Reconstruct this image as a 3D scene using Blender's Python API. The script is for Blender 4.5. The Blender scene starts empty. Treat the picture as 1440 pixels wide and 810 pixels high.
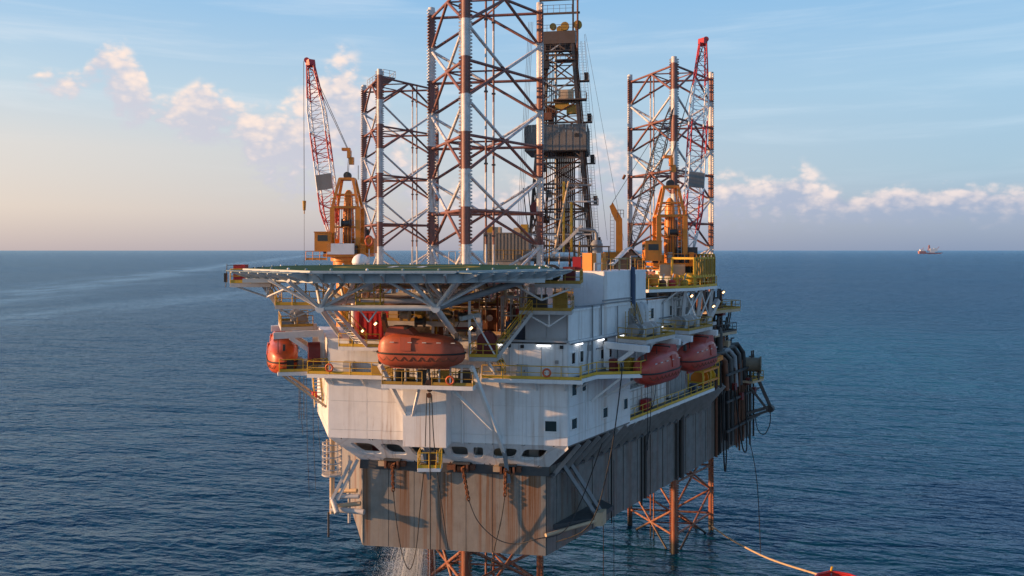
import bpy, bmesh, math, random
from mathutils import Vector, Matrix, noise as mnoise
random.seed(7)
sc = bpy.context.scene
col = sc.collection
rad = math.radians
V = Vector

# ---------------------------------------------------------------- camera
CAMZ = 44.3
cd = bpy.data.cameras.new('camera'); cam = bpy.data.objects.new('camera', cd); col.objects.link(cam)
cam.location = (0, 0, CAMZ); cam.rotation_euler = (rad(90), 0, 0)
cd.sensor_width = 36; cd.lens = 27.5; cd.shift_y = -53 / 1440; cd.clip_start = .5; cd.clip_end = 400000
sc.camera = cam
# ---------------------------------------------------------------- sun, sky, exposure
SUN_EL, SUN_AZ = 10.0, 183.8          # azimuth of the sun, degrees anticlockwise from +X
sdir = V((math.cos(rad(SUN_AZ)) * math.cos(rad(SUN_EL)), math.sin(rad(SUN_AZ)) * math.cos(rad(SUN_EL)), math.sin(rad(SUN_EL))))
sl = bpy.data.lights.new('sun', 'SUN'); sl.energy = 5.0; sl.angle = rad(.6); sl.color = (1.0, .56, .27)
so = bpy.data.objects.new('sun', sl); col.objects.link(so); so.rotation_euler = (-sdir).to_track_quat('-Z', 'Y').to_euler()
so.location = (-200, 0, 200)
vs = sc.view_settings; vs.view_transform = 'Standard'; vs.look = 'None'; vs.gamma = 1; vs.exposure = .56
try: vs.use_curve_mapping = False
except Exception: pass

class NT:                                   # tiny node-tree helper
    def __init__(s, tree): s.t = tree; s.n = tree.nodes; s.l = tree.links
    def new(s, typ, **kw):
        n = s.n.new(typ)
        for k, v in kw.items(): setattr(n, k, v)
        return n
    def put(s, sock, v):
        if v is None: return
        if isinstance(v, bpy.types.NodeSocket): s.l.new(v, sock)
        else: sock.default_value = v
    def math(s, op, a, b=None, c=None, clamp=False):
        n = s.new('ShaderNodeMath', operation=op, use_clamp=clamp)
        s.put(n.inputs[0], a); s.put(n.inputs[1], b); s.put(n.inputs[2], c); return n.outputs[0]
    def vmath(s, op, a, b=None, scale=None):
        n = s.new('ShaderNodeVectorMath', operation=op)
        s.put(n.inputs[0], a); s.put(n.inputs[1], b)
        if scale is not None: s.put(n.inputs['Scale'], scale)
        return n.outputs['Value'] if op in ('DOT_PRODUCT', 'LENGTH', 'DISTANCE') else n.outputs[0]
    def mix(s, f, a, b, typ='MIX'):
        n = s.new('ShaderNodeMix', data_type='RGBA', blend_type=typ)
        s.put(n.inputs[0], f); s.put(n.inputs[6], a); s.put(n.inputs[7], b); return n.outputs[2]
    def noise(s, vec, scale, detail=4, rough=.55, dist=0, out=0):
        n = s.new('ShaderNodeTexNoise'); s.put(n.inputs['Vector'], vec); n.inputs['Scale'].default_value = scale
        n.inputs['Detail'].default_value = detail; n.inputs['Roughness'].default_value = rough; n.inputs['Distortion'].default_value = dist
        return n.outputs[out]
    def ramp(s, f, lo, hi, a=0.0, b=1.0, smooth=True):
        n = s.new('ShaderNodeMapRange', interpolation_type='SMOOTHSTEP' if smooth else 'LINEAR')
        s.put(n.inputs[0], f)
        for i, v in enumerate((lo, hi, a, b)): s.put(n.inputs[i + 1], v)
        return n.outputs[0]
    def mapv(s, vec, sca=(1, 1, 1), loc=(0, 0, 0), rot=(0, 0, 0)):
        n = s.new('ShaderNodeMapping'); s.put(n.inputs[0], vec)
        n.inputs[1].default_value = loc; n.inputs[2].default_value = rot; n.inputs[3].default_value = sca; return n.outputs[0]
    def xyz(s, vec):
        n = s.new('ShaderNodeSeparateXYZ'); s.put(n.inputs[0], vec); return n.outputs
    def comb(s, x, y, z):
        n = s.new('ShaderNodeCombineXYZ'); s.put(n.inputs[0], x); s.put(n.inputs[1], y); s.put(n.inputs[2], z); return n.outputs[0]

def c4(c): return (c[0], c[1], c[2], 1.0)
world = bpy.data.worlds.new('World'); sc.world = world; world.use_nodes = True
w = NT(world.node_tree); w.n.clear()
SKY_STR = .12
sky = w.new('ShaderNodeTexSky', sky_type='NISHITA'); sky.sun_disc = False
sky.sun_elevation = rad(SUN_EL); sky.sun_rotation = math.atan2(sdir.x, sdir.y); sky.altitude = 40
sky.air_density = 1.0; sky.dust_density = 1.2; sky.ozone_density = 2.0
dirv = w.vmath('NORMALIZE', w.new('ShaderNodeTexCoord').outputs['Generated'])
dx, dy, dz = w.xyz(dirv)[0:3]
az = w.math('DEGREES' if False else 'MULTIPLY', w.math('ARCTAN2', dx, dy), 57.2958)      # 0 = straight ahead, + right
el = w.math('MULTIPLY', w.math('ARCSINE', dz), 57.2958)
toward = w.ramp(w.vmath('DOT_PRODUCT', dirv, tuple(sdir)), -.55, .55, smooth=False)
def cramp(fac, stops, alpha=False):
    n = w.new('ShaderNodeValToRGB'); w.put(n.inputs[0], fac); e = n.color_ramp.elements
    while len(e) < len(stops): e.new(1.0)
    for k, (p, c) in enumerate(stops): e[k].position = p; e[k].color = (c[0], c[1], c[2], 1)
    return n.outputs[0]
elf = w.math('MULTIPLY', w.math('MAXIMUM', el, 0.0), 1 / 90)
cool = cramp(elf, [(0, (.245, .320, .480)), (.022, (.31, .385, .535)), (.06, (.36, .51, .65)), (.12, (.355, .555, .735)), (.2, (.265, .505, .775)), (.36, (.12, .31, .60)), (.6, (.07, .20, .46)), (1, (.05, .15, .38))])
warm = cramp(elf, [(0, (.54, .45, .46)), (.03, (.74, .61, .54)), (.075, (.72, .66, .62)), (.12, (.52, .645, .735)), (.2, (.28, .52, .785)), (.36, (.13, .32, .60)), (.6, (.07, .20, .46)), (1, (.05, .15, .38))])
base = w.mix(toward, cool, warm)
base = w.mix(.80, w.vmath('MULTIPLY', sky.outputs[0], (SKY_STR,) * 3), base)
hz_col = w.mix(toward, (.25, .315, .46, 1), (.60, .50, .50, 1))
# cumulus: a chain of fractal patches; each azimuth has a centre height, a half-height and a weight
CL = [(30, 110, 12, .1), (66, 112, 14, .62), (92, 120, 14, .9), (116, 112, 14, .35), (140, 82, 20, .85), (170, 106, 38, 1.05), (200, 132, 30, 1.05), (216, 152, 18, .5), (240, 158, 18, .85), (280, 150, 26, 1.05), (322, 160, 24, .75),
      (350, 192, 30, 1), (390, 196, 40, 1), (430, 190, 55, 1), (480, 150, 62, 1.05), (510, 170, 60, .85), (560, 220, 40, .55), (610, 290, 30, .45), (760, 285, 36, .55), (848, 232, 34, .82), (876, 236, 30, .6), (900, 290, 40, .6), (1010, 278, 36, .75),
      (1062, 282, 22, .85), (1110, 280, 28, 1.0), (1130, 275, 34, 1.15), (1166, 290, 24, .9), (1202, 294, 14, .8), (1240, 286, 20, 1.0), (1300, 286, 20, .95), (1370, 285, 24, 1.05), (1440, 290, 20, .9)]
def deg(x, y): q = math.hypot(1100, x - 720); return math.degrees(math.atan2(x - 720, 1100)), math.degrees(math.atan((352 - y) / q))
stops = []
for (x, y, hh, wt) in CL:
    a_, e_ = deg(x, y); e2_ = deg(x, y - hh)[1]
    stops.append(((a_ + 45) / 90, (e_ / 20, (e2_ - e_) / 5, wt / 1.3)))
cl = w.new('ShaderNodeSeparateColor'); w.put(cl.inputs[0], cramp(w.math('MULTIPLY_ADD', az, 1 / 90, .5), stops))
ce = w.math('MULTIPLY', cl.outputs[0], 20.0); chh = w.math('MULTIPLY', cl.outputs[1], 5.0)
q = w.math('DIVIDE', w.math('SUBTRACT', el, ce), chh)
q = w.math('MULTIPLY', q, w.ramp(q, -.3, .3, .72, 1.0))
shape = w.math('MULTIPLY', w.math('EXPONENT', w.math('MULTIPLY', w.math('MULTIPLY', q, q), -.75)), w.math('MULTIPLY', cl.outputs[2], 1.3))
pv = w.comb(w.math('MULTIPLY', az, .62), w.math('MULTIPLY', el, .95), 0.0)
n0 = w.noise(pv, .62, 7, .57); n1 = w.noise(w.vmath('ADD', pv, (-.42, .34, 0.0)), .62, 4, .55)
vo = w.new('ShaderNodeTexVoronoi'); vo.feature = 'F1'; w.put(vo.inputs['Vector'], w.vmath('ADD', pv, w.vmath('SCALE', w.noise(pv, 1.4, 2, .5, out=1), scale=.5))); vo.inputs['Scale'].default_value = 1.5
vo.inputs['Detail'].default_value = 1.0
puff = w.math('MULTIPLY_ADD', vo.outputs['Distance'], -.62, .30)
d0 = w.math('ADD', w.math('ADD', shape, puff), w.math('MULTIPLY_ADD', n0, 2.3, -.97))
mask = w.math('MULTIPLY', w.ramp(d0, .0, .80), w.math('MULTIPLY', w.ramp(el, .6, 3.2), w.ramp(shape, .08, .36)))
lit = w.ramp(w.math('ADD', w.math('MULTIPLY_ADD', w.math('SUBTRACT', n0, n1), 1.5, w.math('MULTIPLY', puff, .9)), w.math('MULTIPLY', q, .32)), -.42, .50)
c_lit = w.mix(toward, (.86, .72, .67, 1), (.98, .75, .61, 1)); c_sh = w.mix(toward, (.33, .39, .53, 1), (.58, .56, .62, 1))
ccol = w.mix(lit, c_sh, c_lit)
ccol = w.mix(w.ramp(el, .4, 4.5), w.mix(.6, ccol, hz_col), ccol)
st = w.noise(w.comb(w.math('MULTIPLY', az, .05), w.math('MULTIPLY', el, .55), 3.0), 1.0, 5, .6, .4)
stm = w.math('MULTIPLY', w.ramp(st, .45, .80), w.math('MULTIPLY', w.ramp(el, 2, 8), .30))
skyc = w.mix(stm, base, w.mix(toward, (.60, .72, .82, 1), (.80, .80, .80, 1)))
skyc = w.mix(w.math('MULTIPLY', mask, .80), skyc, ccol)
bg = w.new('ShaderNodeBackground'); w.put(bg.inputs[0], skyc); bg.inputs[1].default_value = .80
w.put(w.new('ShaderNodeOutputWorld').inputs[0], bg.outputs[0])

# ---------------------------------------------------------------- materials
MATS = {}
def pmat(name, colr, rough=.5, metal=0.0, var=.25, rust=0.0, streak=0.0, rcol=(.16, .055, .022), grime=(.10, .085, .07), sc_=1.0, emit=None, estr=0, spec=.5, bump=0.0, coat=0.0):
    m = bpy.data.materials.new(name); m.use_nodes = True; t = NT(m.node_tree); t.n.clear()
    b = t.new('ShaderNodeBsdfPrincipled'); o = t.new('ShaderNodeOutputMaterial'); t.l.new(b.outputs[0], o.inputs[0])
    pos = t.new('ShaderNodeNewGeometry').outputs['Position']
    n1 = t.noise(pos, .9 * sc_, 6, .62)
    c = t.mix(t.ramp(n1, .35, .75, 0, var), c4(colr), c4([x * .45 + g * .2 for x, g in zip(colr, grime)]))
    if streak:
        n2 = t.noise(t.mapv(pos, (1.6, 1.6, .10)), 1.0 * sc_, 5, .6)
        c = t.mix(t.ramp(n2, .52, .78, 0, streak), c, c4(grime))
    if rust:
        n3 = t.noise(t.mapv(pos, (2.2, 2.2, .22)), 1.3 * sc_, 7, .68)
        n4 = t.noise(pos, .33 * sc_, 3, .5)
        f = t.math('MULTIPLY', t.ramp(n3, .55, .70), t.ramp(n4, .40, .66, .15, 1))
        c = t.mix(t.math('MULTIPLY', f, rust), c, c4(rcol))
    t.put(b.inputs['Base Color'], c)
    t.put(b.inputs['Roughness'], t.ramp(n1, .3, .7, rough * .85, min(1, rough * 1.2)))
    b.inputs['Metallic'].default_value = metal; b.inputs['Specular IOR Level'].default_value = spec
    if coat: b.inputs['Coat Weight'].default_value = coat
    if bump:
        bn = t.new('ShaderNodeBump'); bn.inputs['Strength'].default_value = bump; bn.inputs['Distance'].default_value = .05
        t.put(bn.inputs['Height'], t.noise(pos, 1.1, 3, .5)); t.l.new(bn.outputs[0], b.inputs['Normal'])
    if emit:
        b.inputs['Emission Color'].default_value = c4(emit); b.inputs['Emission Strength'].default_value = estr
    MATS[name] = m; return m
pmat('white', (.78, .775, .765), .45, streak=.40, rust=.42, var=.20, grime=(.36, .31, .27), bump=.3, rcol=(.26, .12, .05))
pmat('white_clean', (.78, .77, .75), .45, var=.2, streak=.2, grime=(.3, .28, .26), rust=.15)
pmat('greywall', (.42, .43, .44), .5, var=.25, streak=.4, grime=(.22, .20, .19))
pmat('hull_grey', (.25, .245, .235), .5, streak=.75, rust=.75, var=.5, grime=(.10, .085, .07), bump=.25)
pmat('hull_dark', (.060, .063, .066), .6, rust=.5, var=.4)
pmat('hull_side', (.180, .172, .158), .5, streak=.9, rust=.6, var=.5, grime=(.085, .068, .055), bump=.3)
pmat('yellow', (.70, .42, .03), .45, var=.5, rust=.45, sc_=1.6)
pmat('yellow_dirty', (.42, .24, .025), .55, var=.6, rust=.6, sc_=1.6)
pmat('orange_paint', (.74, .23, .014), .4, var=.45, streak=.4, rust=.35, grime=(.2, .08, .03))
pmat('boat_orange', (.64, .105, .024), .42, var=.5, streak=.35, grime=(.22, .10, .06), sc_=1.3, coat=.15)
pmat('boat_red', (.44, .046, .024), .42, var=.5, streak=.35, grime=(.22, .10, .06), sc_=1.3, coat=.15)  # lifeboat paint darkened and reddened: shade of the right side put into the colour
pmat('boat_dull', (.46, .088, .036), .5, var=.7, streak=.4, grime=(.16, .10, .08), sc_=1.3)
pmat('red', (.50, .018, .018), .42, var=.4, streak=.3)
pmat('dark_red', (.17, .016, .014), .5, var=.5)
pmat('crane_red', (.50, .030, .035), .45, var=.3)
pmat('steel', (.30, .29, .28), .5, metal=.2, var=.5, rust=.5)
pmat('steel_lt', (.52, .50, .48), .5, var=.4, rust=.35, streak=.3, grime=(.25, .2, .16))
pmat('dark_steel', (.062, .058, .055), .55, metal=.2, var=.5, rust=.6)
pmat('derrick_steel', (.105, .072, .054), .6, metal=.1, var=.5, rust=.7)
pmat('black', (.018, .017, .016), .6, var=.3)
pmat('rubber', (.012, .012, .013), .7, var=.2)
pmat('rusty', (.17, .065, .032), .8, var=.6, rust=.5, sc_=2)
pmat('chain_rust', (.20, .065, .022), .85, var=.6, rust=.4, sc_=3)
pmat('wire', (.035, .032, .03), .6, var=.2)
pmat('blue', (.025, .055, .115), .45, var=.3)
pmat('tan', (.52, .38, .24), .6, var=.4, rust=.3)
pmat('glass', (.018, .032, .034), .08, var=.1, spec=.6)
pmat('void', (.012, .012, .012), .9, var=.1)
pmat('deck_plate', (.10, .11, .105), .7, var=.5, rust=.5)
pmat('net', (.20, .28, .30), .7, var=.3)
pmat('fascia', (.46, .50, .50), .45, var=.25, rust=.2, streak=.2)
pmat('deck_green', (.030, .095, .048), .95, var=.6, sc_=.5, grime=(.16, .14, .08), rust=.5, rcol=(.14, .11, .04), spec=.06)
pmat('deck_yellow', (.45, .33, .06), .95, var=.6, spec=.06)
pmat('tarp', (.19, .15, .10), .8, var=.5)
pmat('lamp_white', (.9, .9, .9), .3, emit=(.95, .97, 1.0), estr=2.2, var=0)
pmat('lamp_warm', (.9, .7, .5), .3, emit=(1.0, .58, .26), estr=3.0, var=0)
pmat('corrugated', (.20, .19, .175), .6, var=.4, streak=.6, rust=.35, grime=(.09, .075, .06))
pmat('windwall', (.17, .155, .14), .6, var=.4, streak=.6, rust=.4, grime=(.08, .065, .05))
pmat('pipe_rust', (.15, .075, .045), .6, metal=.2, var=.6, rust=.5, sc_=2)
pmat('grey_pipe', (.24, .25, .26), .5, var=.4, rust=.3)
# long rust runs added over a paint, falling straight down the plate
def rust_runs(m, ang, fx, lo, hi, top, c1, c2, amount=1.0):
    t = NT(m.node_tree); b = t.n['Principled BSDF']; lk_ = b.inputs['Base Color'].links[0]; src = lk_.from_socket; t.l.remove(lk_)
    pos = t.new('ShaderNodeNewGeometry').outputs['Position']; rz = t.xyz(pos)[2]
    hx = t.vmath('DOT_PRODUCT', pos, (math.cos(rad(ang)), math.sin(rad(ang)), 0)); hx = t.math('ADD', hx, t.math('MULTIPLY', t.noise(pos, .8, 3), .10))
    run = t.noise(t.comb(t.math('MULTIPLY', hx, fx), 0.0, t.math('MULTIPLY', rz, .02)), 1.0, 4, .62)
    fine = t.noise(t.comb(t.math('MULTIPLY', hx, 7.0), 0.0, t.math('MULTIPLY', rz, .10)), 1.0, 4, .6)
    f = t.math('MULTIPLY', t.ramp(run, lo, hi), t.ramp(fine, .30, .62, .25, 1))
    f = t.math('MULTIPLY', f, t.ramp(t.math('ADD', rz, t.math('MULTIPLY', run, 6)), top[0], top[1], .45, 1))
    t.put(b.inputs['Base Color'], t.mix(t.math('MULTIPLY', f, amount), src, t.mix(fine, c4(c1), c4(c2))))
rust_runs(pmat('hull_bow', (.275, .250, .215), .5, streak=.5, rust=.6, var=.45, grime=(.15, .11, .075), bump=.45), -8.5, 1.15, .47, .57, (19.0, 28), (.30, .125, .035), (.10, .042, .018))
rust_runs(MATS['hull_side'], 54.7, .8, .50, .62, (17, 26), (.20, .10, .05), (.075, .05, .035), .8)
rust_runs(MATS['hull_grey'], 108, .8, .50, .62, (17, 26), (.28, .11, .04), (.10, .05, .03), .8)
rust_runs(MATS['white'], -8.5, 1.3, .57, .66, (20, 28), (.46, .27, .14), (.30, .17, .09), .42)
rust_runs(MATS['white'], 54.7, 1.0, .58, .67, (20, 28), (.42, .28, .18), (.30, .20, .13), .35)
# leg paint: alternating red-brown and white bands every half bay
BAY, ZTOP = 7.65, 71.4
m = bpy.data.materials.new('leg_paint'); m.use_nodes = True; t = NT(m.node_tree); t.n.clear(); MATS['leg_paint'] = m
b = t.new('ShaderNodeBsdfPrincipled'); o = t.new('ShaderNodeOutputMaterial'); t.l.new(b.outputs[0], o.inputs[0])
pos = t.new('ShaderNodeNewGeometry').outputs['Position']; pz = t.xyz(pos)[2]
fr = t.math('FRACT', t.math('MULTIPLY_ADD', pz, -1 / BAY, (ZTOP + .3) / BAY + 20))
band = t.ramp(t.math('ADD', fr, t.math('MULTIPLY_ADD', t.noise(pos, 5, 3), .03, -.015)), .497, .503)
n1 = t.noise(pos, 1.4, 7, .65); n2 = t.noise(t.mapv(pos, (2, 2, .2)), 1.5, 6, .65)
brown = t.mix(t.ramp(n1, .35, .7), (.235, .092, .072, 1), (.155, .072, .058, 1))
wht = t.mix(t.ramp(n2, .52, .68, 0, .75), t.mix(t.ramp(n1, .4, .7, 0, .5), (.62, .61, .60, 1), (.36, .31, .28, 1)), (.20, .085, .05, 1))
cc = t.mix(band, brown, wht)
wet = t.ramp(t.math('ADD', pz, t.math('MULTIPLY', n1, 5)), 16, 25)                           # rust takes over near the splash zone
cc = t.mix(wet, t.mix(t.ramp(n2, .45, .6, 0, .7), (.235, .066, .03, 1), (.30, .20, .14, 1)), cc)
cc = t.mix(t.ramp(pz, 1.2, 2.6), (.035, .03, .025, 1), cc)
t.put(b.inputs['Base Color'], cc); b.inputs['Roughness'].default_value = .55

# ---------------------------------------------------------------- geometry helpers
WM = {}
CACHE = {}
I4 = Matrix.Identity(4)
def link(name, me, M=I4, parent=None):
    ob = bpy.data.objects.new(name, me); col.objects.link(ob)
    if parent is not None:
        ob.parent = parent; ob.matrix_parent_inverse = WM[parent].inverted()
    ob.matrix_basis = M; WM[ob] = M.copy(); return ob
def thing(name, label, cat, loc=(0, 0, 0), group=None):
    ob = link(name, None, Matrix.Translation(V(loc))); ob.empty_display_size = .5
    ob['label'] = label; ob['category'] = cat
    if group: ob['group'] = group
    return ob
def tag(ob, label, cat, group=None):
    ob['label'] = label; ob['category'] = cat
    if group: ob['group'] = group
    return ob
class MB:                                   # mesh builder: collects verts/faces in world (or local) space
    def __init__(s): s.v = []; s.f = []; s.sm = []
    def add(s, vs_, fs, smooth=False):
        k = len(s.v); s.v += [tuple(x) for x in vs_]; s.f += [tuple(i + k for i in q) for q in fs]; s.sm += [smooth] * len(fs); return s
    def box(s, c, size, R=None):
        c = V(c); R = R or Matrix.Identity(3); h = V(size) / 2
        vs_ = [c + R @ V((sx * h.x, sy * h.y, sz * h.z)) for sx in (-1, 1) for sy in (-1, 1) for sz in (-1, 1)]
        return s.add(vs_, [(0, 1, 3, 2), (4, 6, 7, 5), (0, 4, 5, 1), (2, 3, 7, 6), (0, 2, 6, 4), (1, 5, 7, 3)])
    def tube(s, p0, p1, r, n=8, r1=None, caps=True):
        p0 = V(p0); p1 = V(p1); d = (p1 - p0).normalized(); a = d.orthogonal().normalized(); bb = d.cross(a); r1 = r if r1 is None else r1
        ring = lambda p, q: [p + (a * math.cos(2 * math.pi * i / n) + bb * math.sin(2 * math.pi * i / n)) * q for i in range(n)]
        s.add(ring(p0, r) + ring(p1, r1), [(i, (i + 1) % n, n + (i + 1) % n, n + i) for i in range(n)], True)
        if caps:
            s.add(ring(p0, r), [tuple(range(n - 1, -1, -1))]); s.add(ring(p1, r1), [tuple(range(n))])
        return s
    def path(s, pts, r, n=8):
        pts = [V(p) for p in pts]; rings = []; a = None
        for i, p in enumerate(pts):
            d = (pts[min(i + 1, len(pts) - 1)] - pts[max(i - 1, 0)]).normalized()
            a = d.orthogonal().normalized() if a is None else (a - d * a.dot(d)).normalized()
            bb = d.cross(a); rr = r[i] if isinstance(r, (list, tuple)) else r
            rings += [p + (a * math.cos(2 * math.pi * j / n) + bb * math.sin(2 * math.pi * j / n)) * rr for j in range(n)]
        fs = [(i * n + j, i * n + (j + 1) % n, (i + 1) * n + (j + 1) % n, (i + 1) * n + j) for i in range(len(pts) - 1) for j in range(n)]
        s.add(rings, fs, True); k = (len(pts) - 1) * n
        s.add(rings[:n], [tuple(range(n - 1, -1, -1))]); s.add(rings[k:], [tuple(range(n))]); return s
    def prism(s, poly, z0, z1):
        n = len(poly); vs_ = [(p[0], p[1], z0) for p in poly] + [(p[0], p[1], z1) for p in poly]
        return s.add(vs_, [tuple(range(n - 1, -1, -1)), tuple(range(n, 2 * n))] + [(i, (i + 1) % n, n + (i + 1) % n, n + i) for i in range(n)])
    def lathe(s, prof, n=16, c=(0, 0, 0), ax=(0, 0, 1), soft=False):
        c = V(c); ax = V(ax).normalized(); a = ax.orthogonal().normalized(); bb = ax.cross(a)
        ring = lambda r, h: [c + ax * h + (a * math.cos(2 * math.pi * i / n) + bb * math.sin(2 * math.pi * i / n)) * r for i in range(n)]
        if soft:
            vs_ = sum((ring(*p) for p in prof), []); m_ = len(prof)
            return s.add(vs_, [(k * n + i, k * n + (i + 1) % n, (k + 1) * n + (i + 1) % n, (k + 1) * n + i) for k in range(m_ - 1) for i in range(n)], True)
        for k in range(len(prof) - 1):
            s.add(ring(*prof[k]) + ring(*prof[k + 1]), [(i, (i + 1) % n, n + (i + 1) % n, n + i) for i in range(n)], True)
        return s
    def mesh(s, name, mat):
        me = bpy.data.meshes.new(name); me.from_pydata(s.v, [], s.f); me.polygons.foreach_set('use_smooth', s.sm)
        me.materials.append(MATS[mat] if isinstance(mat, str) else mat); me.update()
        bm = bmesh.new(); bm.from_mesh(me); bmesh.ops.recalc_face_normals(bm, faces=bm.faces); bm.to_mesh(me); bm.free()
        return me
    def obj(s, name, mat, parent=None, M=I4): return link(name, s.mesh(name, mat), M, parent)
def unit(kind, mat):
    k = (kind, mat)
    if k not in CACHE:
        mb = MB()
        if kind == 'box': mb.box((0, 0, 0), (1, 1, 1))
        else: mb.tube((0, 0, 0), (0, 0, 1), 1, int(kind[4:]))
        CACHE[k] = mb.mesh(kind, mat)
    return CACHE[k]
def zrot(d, up=None):
    d = V(d).normalized(); a = (d.orthogonal() if up is None else V(up).cross(d)).normalized(); b_ = d.cross(a)
    return Matrix((a, b_, d)).transposed()
def mtx(p, R, s): return Matrix.Translation(V(p)) @ R.to_4x4() @ Matrix.Diagonal((s[0], s[1], s[2], 1))
def tube(par, name, p0, p1, r, mat, n=8):
    p0 = V(p0); p1 = V(p1); d = p1 - p0
    return link(name, unit('tube%d' % n, mat), mtx(p0, zrot(d), (r, r, d.length)), par)
def box(par, name, c, size, mat, R=None):
    return link(name, unit('box', mat), mtx(c, R or Matrix.Identity(3), size), par)
def bar(par, name, p0, p1, wd, ht, mat):     # square section beam
    p0 = V(p0); p1 = V(p1); d = p1 - p0
    up = (0, 0, 1) if abs(d.normalized().z) < .95 else (0, 1, 0)
    return link(name, unit('box', mat), mtx((p0 + p1) / 2, zrot(d, up), (wd, ht, d.length)), par)
class Frame:                                 # a wall line: a along it, off away from it, z up
    def __init__(s, o, ex, ey):
        s.o = V((o[0], o[1])); s.ex = V(ex).normalized(); s.ey = V(ey).normalized()
        s.R = Matrix(((s.ex.x, -s.ex.y, 0), (s.ex.y, s.ex.x, 0), (0, 0, 1)))
    def P(s, a, off, z): q = s.o + s.ex * a + s.ey * off; return V((q.x, q.y, z))
TH = rad(8.5)
RIG = Frame((-3.64, 86.8), (math.cos(TH), -math.sin(TH)), (math.sin(TH), math.cos(TH)))
W = RIG.P
def at(px, py, d): return V(((px - 720) * d / 1100, d, CAMZ - (py - 352) * d / 1100))
def fr_between(p, q, inside):                # wall frame from p to q (2D), off pointing away from 'inside'
    p = V(p).to_2d(); q = V(q).to_2d(); ex = (q - p).normalized(); ey = V((ex.y, -ex.x))
    if ey.dot(V(inside).to_2d() - p) > 0: ey = -ey
    return Frame(p, ex, ey)
RIGC = W(0, 10, 0)

def railing(par, pts, h=1.1, mat='yellow', step=1.7, kick=True, rr=.035, closed=False):
    pts = [V(p) for p in pts]
    if closed: pts = pts + [pts[0]]
    for i in range(len(pts) - 1):
        p, q = pts[i], pts[i + 1]; L = (q - p).length; u = V((0, 0, 1))
        n = max(1, round(L / step))
        for k in range(n + (1 if i == len(pts) - 2 and not closed else 0)):
            b_ = p.lerp(q, k / n); tube(par, 'post', b_, b_ + u * h, rr * 1.1, mat, 6)
        tube(par, 'handrail', p + u * h, q + u * h, rr * 1.15, mat, 6)
        tube(par, 'mid_rail', p + u * h * .52, q + u * h * .52, rr * .8, mat, 6)
        if kick: bar(par, 'toe_board', p + u * .16, q + u * .16, .03, .24, mat)
def deck(par, poly, z, th=.18, mat='deck_plate', edge='white_clean', name='deck_plate'):
    o_ = MB().prism([(p[0], p[1]) for p in poly], z - th, z).obj(name, mat, par)
    if edge:
        for i in range(len(poly)):
            p, q = V(poly[i]).to_3d(), V(poly[(i + 1) % len(poly)]).to_3d(); p.z = q.z = z - th / 2 - .06
            bar(par, 'edge_beam', p, q, .09, th + .16, edge)
    return o_
def stair(par, p0, p1, wd, mat='steel_lt', rail='yellow', side=None):
    p0 = V(p0); p1 = V(p1); d = p1 - p0; h = V((d.x, d.y, 0)).normalized(); s_ = V((-h.y, h.x, 0)) if side is None else V(side)
    for k in (-.5, .5):
        bar(par, 'stringer', p0 + s_ * wd * k, p1 + s_ * wd * k, .08, .26, mat)
        a, b_ = p0 + s_ * wd * k, p1 + s_ * wd * k; u = V((0, 0, 1))
        tube(par, 'handrail', a + u * 1.05, b_ + u * 1.05, .04, rail, 6); tube(par, 'mid_rail', a + u * .58, b_ + u * .58, .03, rail, 6)
        for j in range(max(2, int(d.length / 1.4)) + 1):
            q = a.lerp(b_, j / max(2, int(d.length / 1.4))); tube(par, 'post', q, q + u * 1.05, .035, rail, 6)
    n = max(3, int(abs(d.z) / .24)); R = Matrix(((h.x, s_.x, 0), (h.y, s_.y, 0), (0, 0, 1)))
    for j in range(1, n): box(par, 'tread', p0.lerp(p1, j / n), (.26, wd * .96, .04), mat, R)
def ladder(par, p0, p1, wd, mat, ax, cage=False):
    p0 = V(p0); p1 = V(p1); ax = V(ax).normalized(); L = (p1 - p0).length
    for k in (-.5, .5): tube(par, 'ladder_rail', p0 + ax * wd * k, p1 + ax * wd * k, .03, mat, 6)
    n = int(L / .45)
    for j in range(1, n): q = p0.lerp(p1, j / n); tube(par, 'rung', q - ax * wd / 2, q + ax * wd / 2, .02, mat, 6)
# ================================================================ SEA
m = bpy.data.materials.new('sea_water'); m.use_nodes = True; t = NT(m.node_tree); t.n.clear(); MATS['sea'] = m
b = t.new('ShaderNodeBsdfPrincipled'); o = t.new('ShaderNodeOutputMaterial'); t.l.new(b.outputs[0], o.inputs[0])
pos = t.new('ShaderNodeNewGeometry').outputs['Position']
rp = t.mapv(pos, (1, 1, 1), rot=(0, 0, rad(14)))
big = t.noise(t.mapv(rp, (.35, 1, 1)), .0045, 4, .55)
h = None
for (sx, scl, amp, det) in ((.40, .045, 2.2, 1), (.40, .17, 1.4, 3), (.5, .62, .62, 4)):
    n_ = t.math('MULTIPLY', t.noise(t.mapv(rp, (sx, 1, 1), loc=(scl * 31, 0, 0)), scl, det, .55, .25), amp)
    h = n_ if h is None else t.math('ADD', h, n_)
px_, py_ = t.xyz(pos)[0:2]
def lane(p, q, wid):       # calm slick lane along a line on the sea
    d = (V(q) - V(p)).normalized(); nn = V((-d.y, d.x))
    off = t.math('ADD', t.math('ADD', t.math('MULTIPLY', px_, nn.x), t.math('MULTIPLY', py_, nn.y)), -(nn.x * p[0] + nn.y * p[1]))
    off = t.math('ADD', off, t.math('MULTIPLY_ADD', t.noise(t.mapv(pos, (1, 1, 1)), .0035, 4, .6), 150, -75))
    g = t.math('EXPONENT', t.math('MULTIPLY', t.math('POWER', t.math('MULTIPLY', off, 1 / wid), 2.0), -1.0))
    return t.math('MULTIPLY', g, t.ramp(t.noise(t.mapv(pos, (1, .3, 1)), .02, 5, .6), .3, .62))
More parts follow.
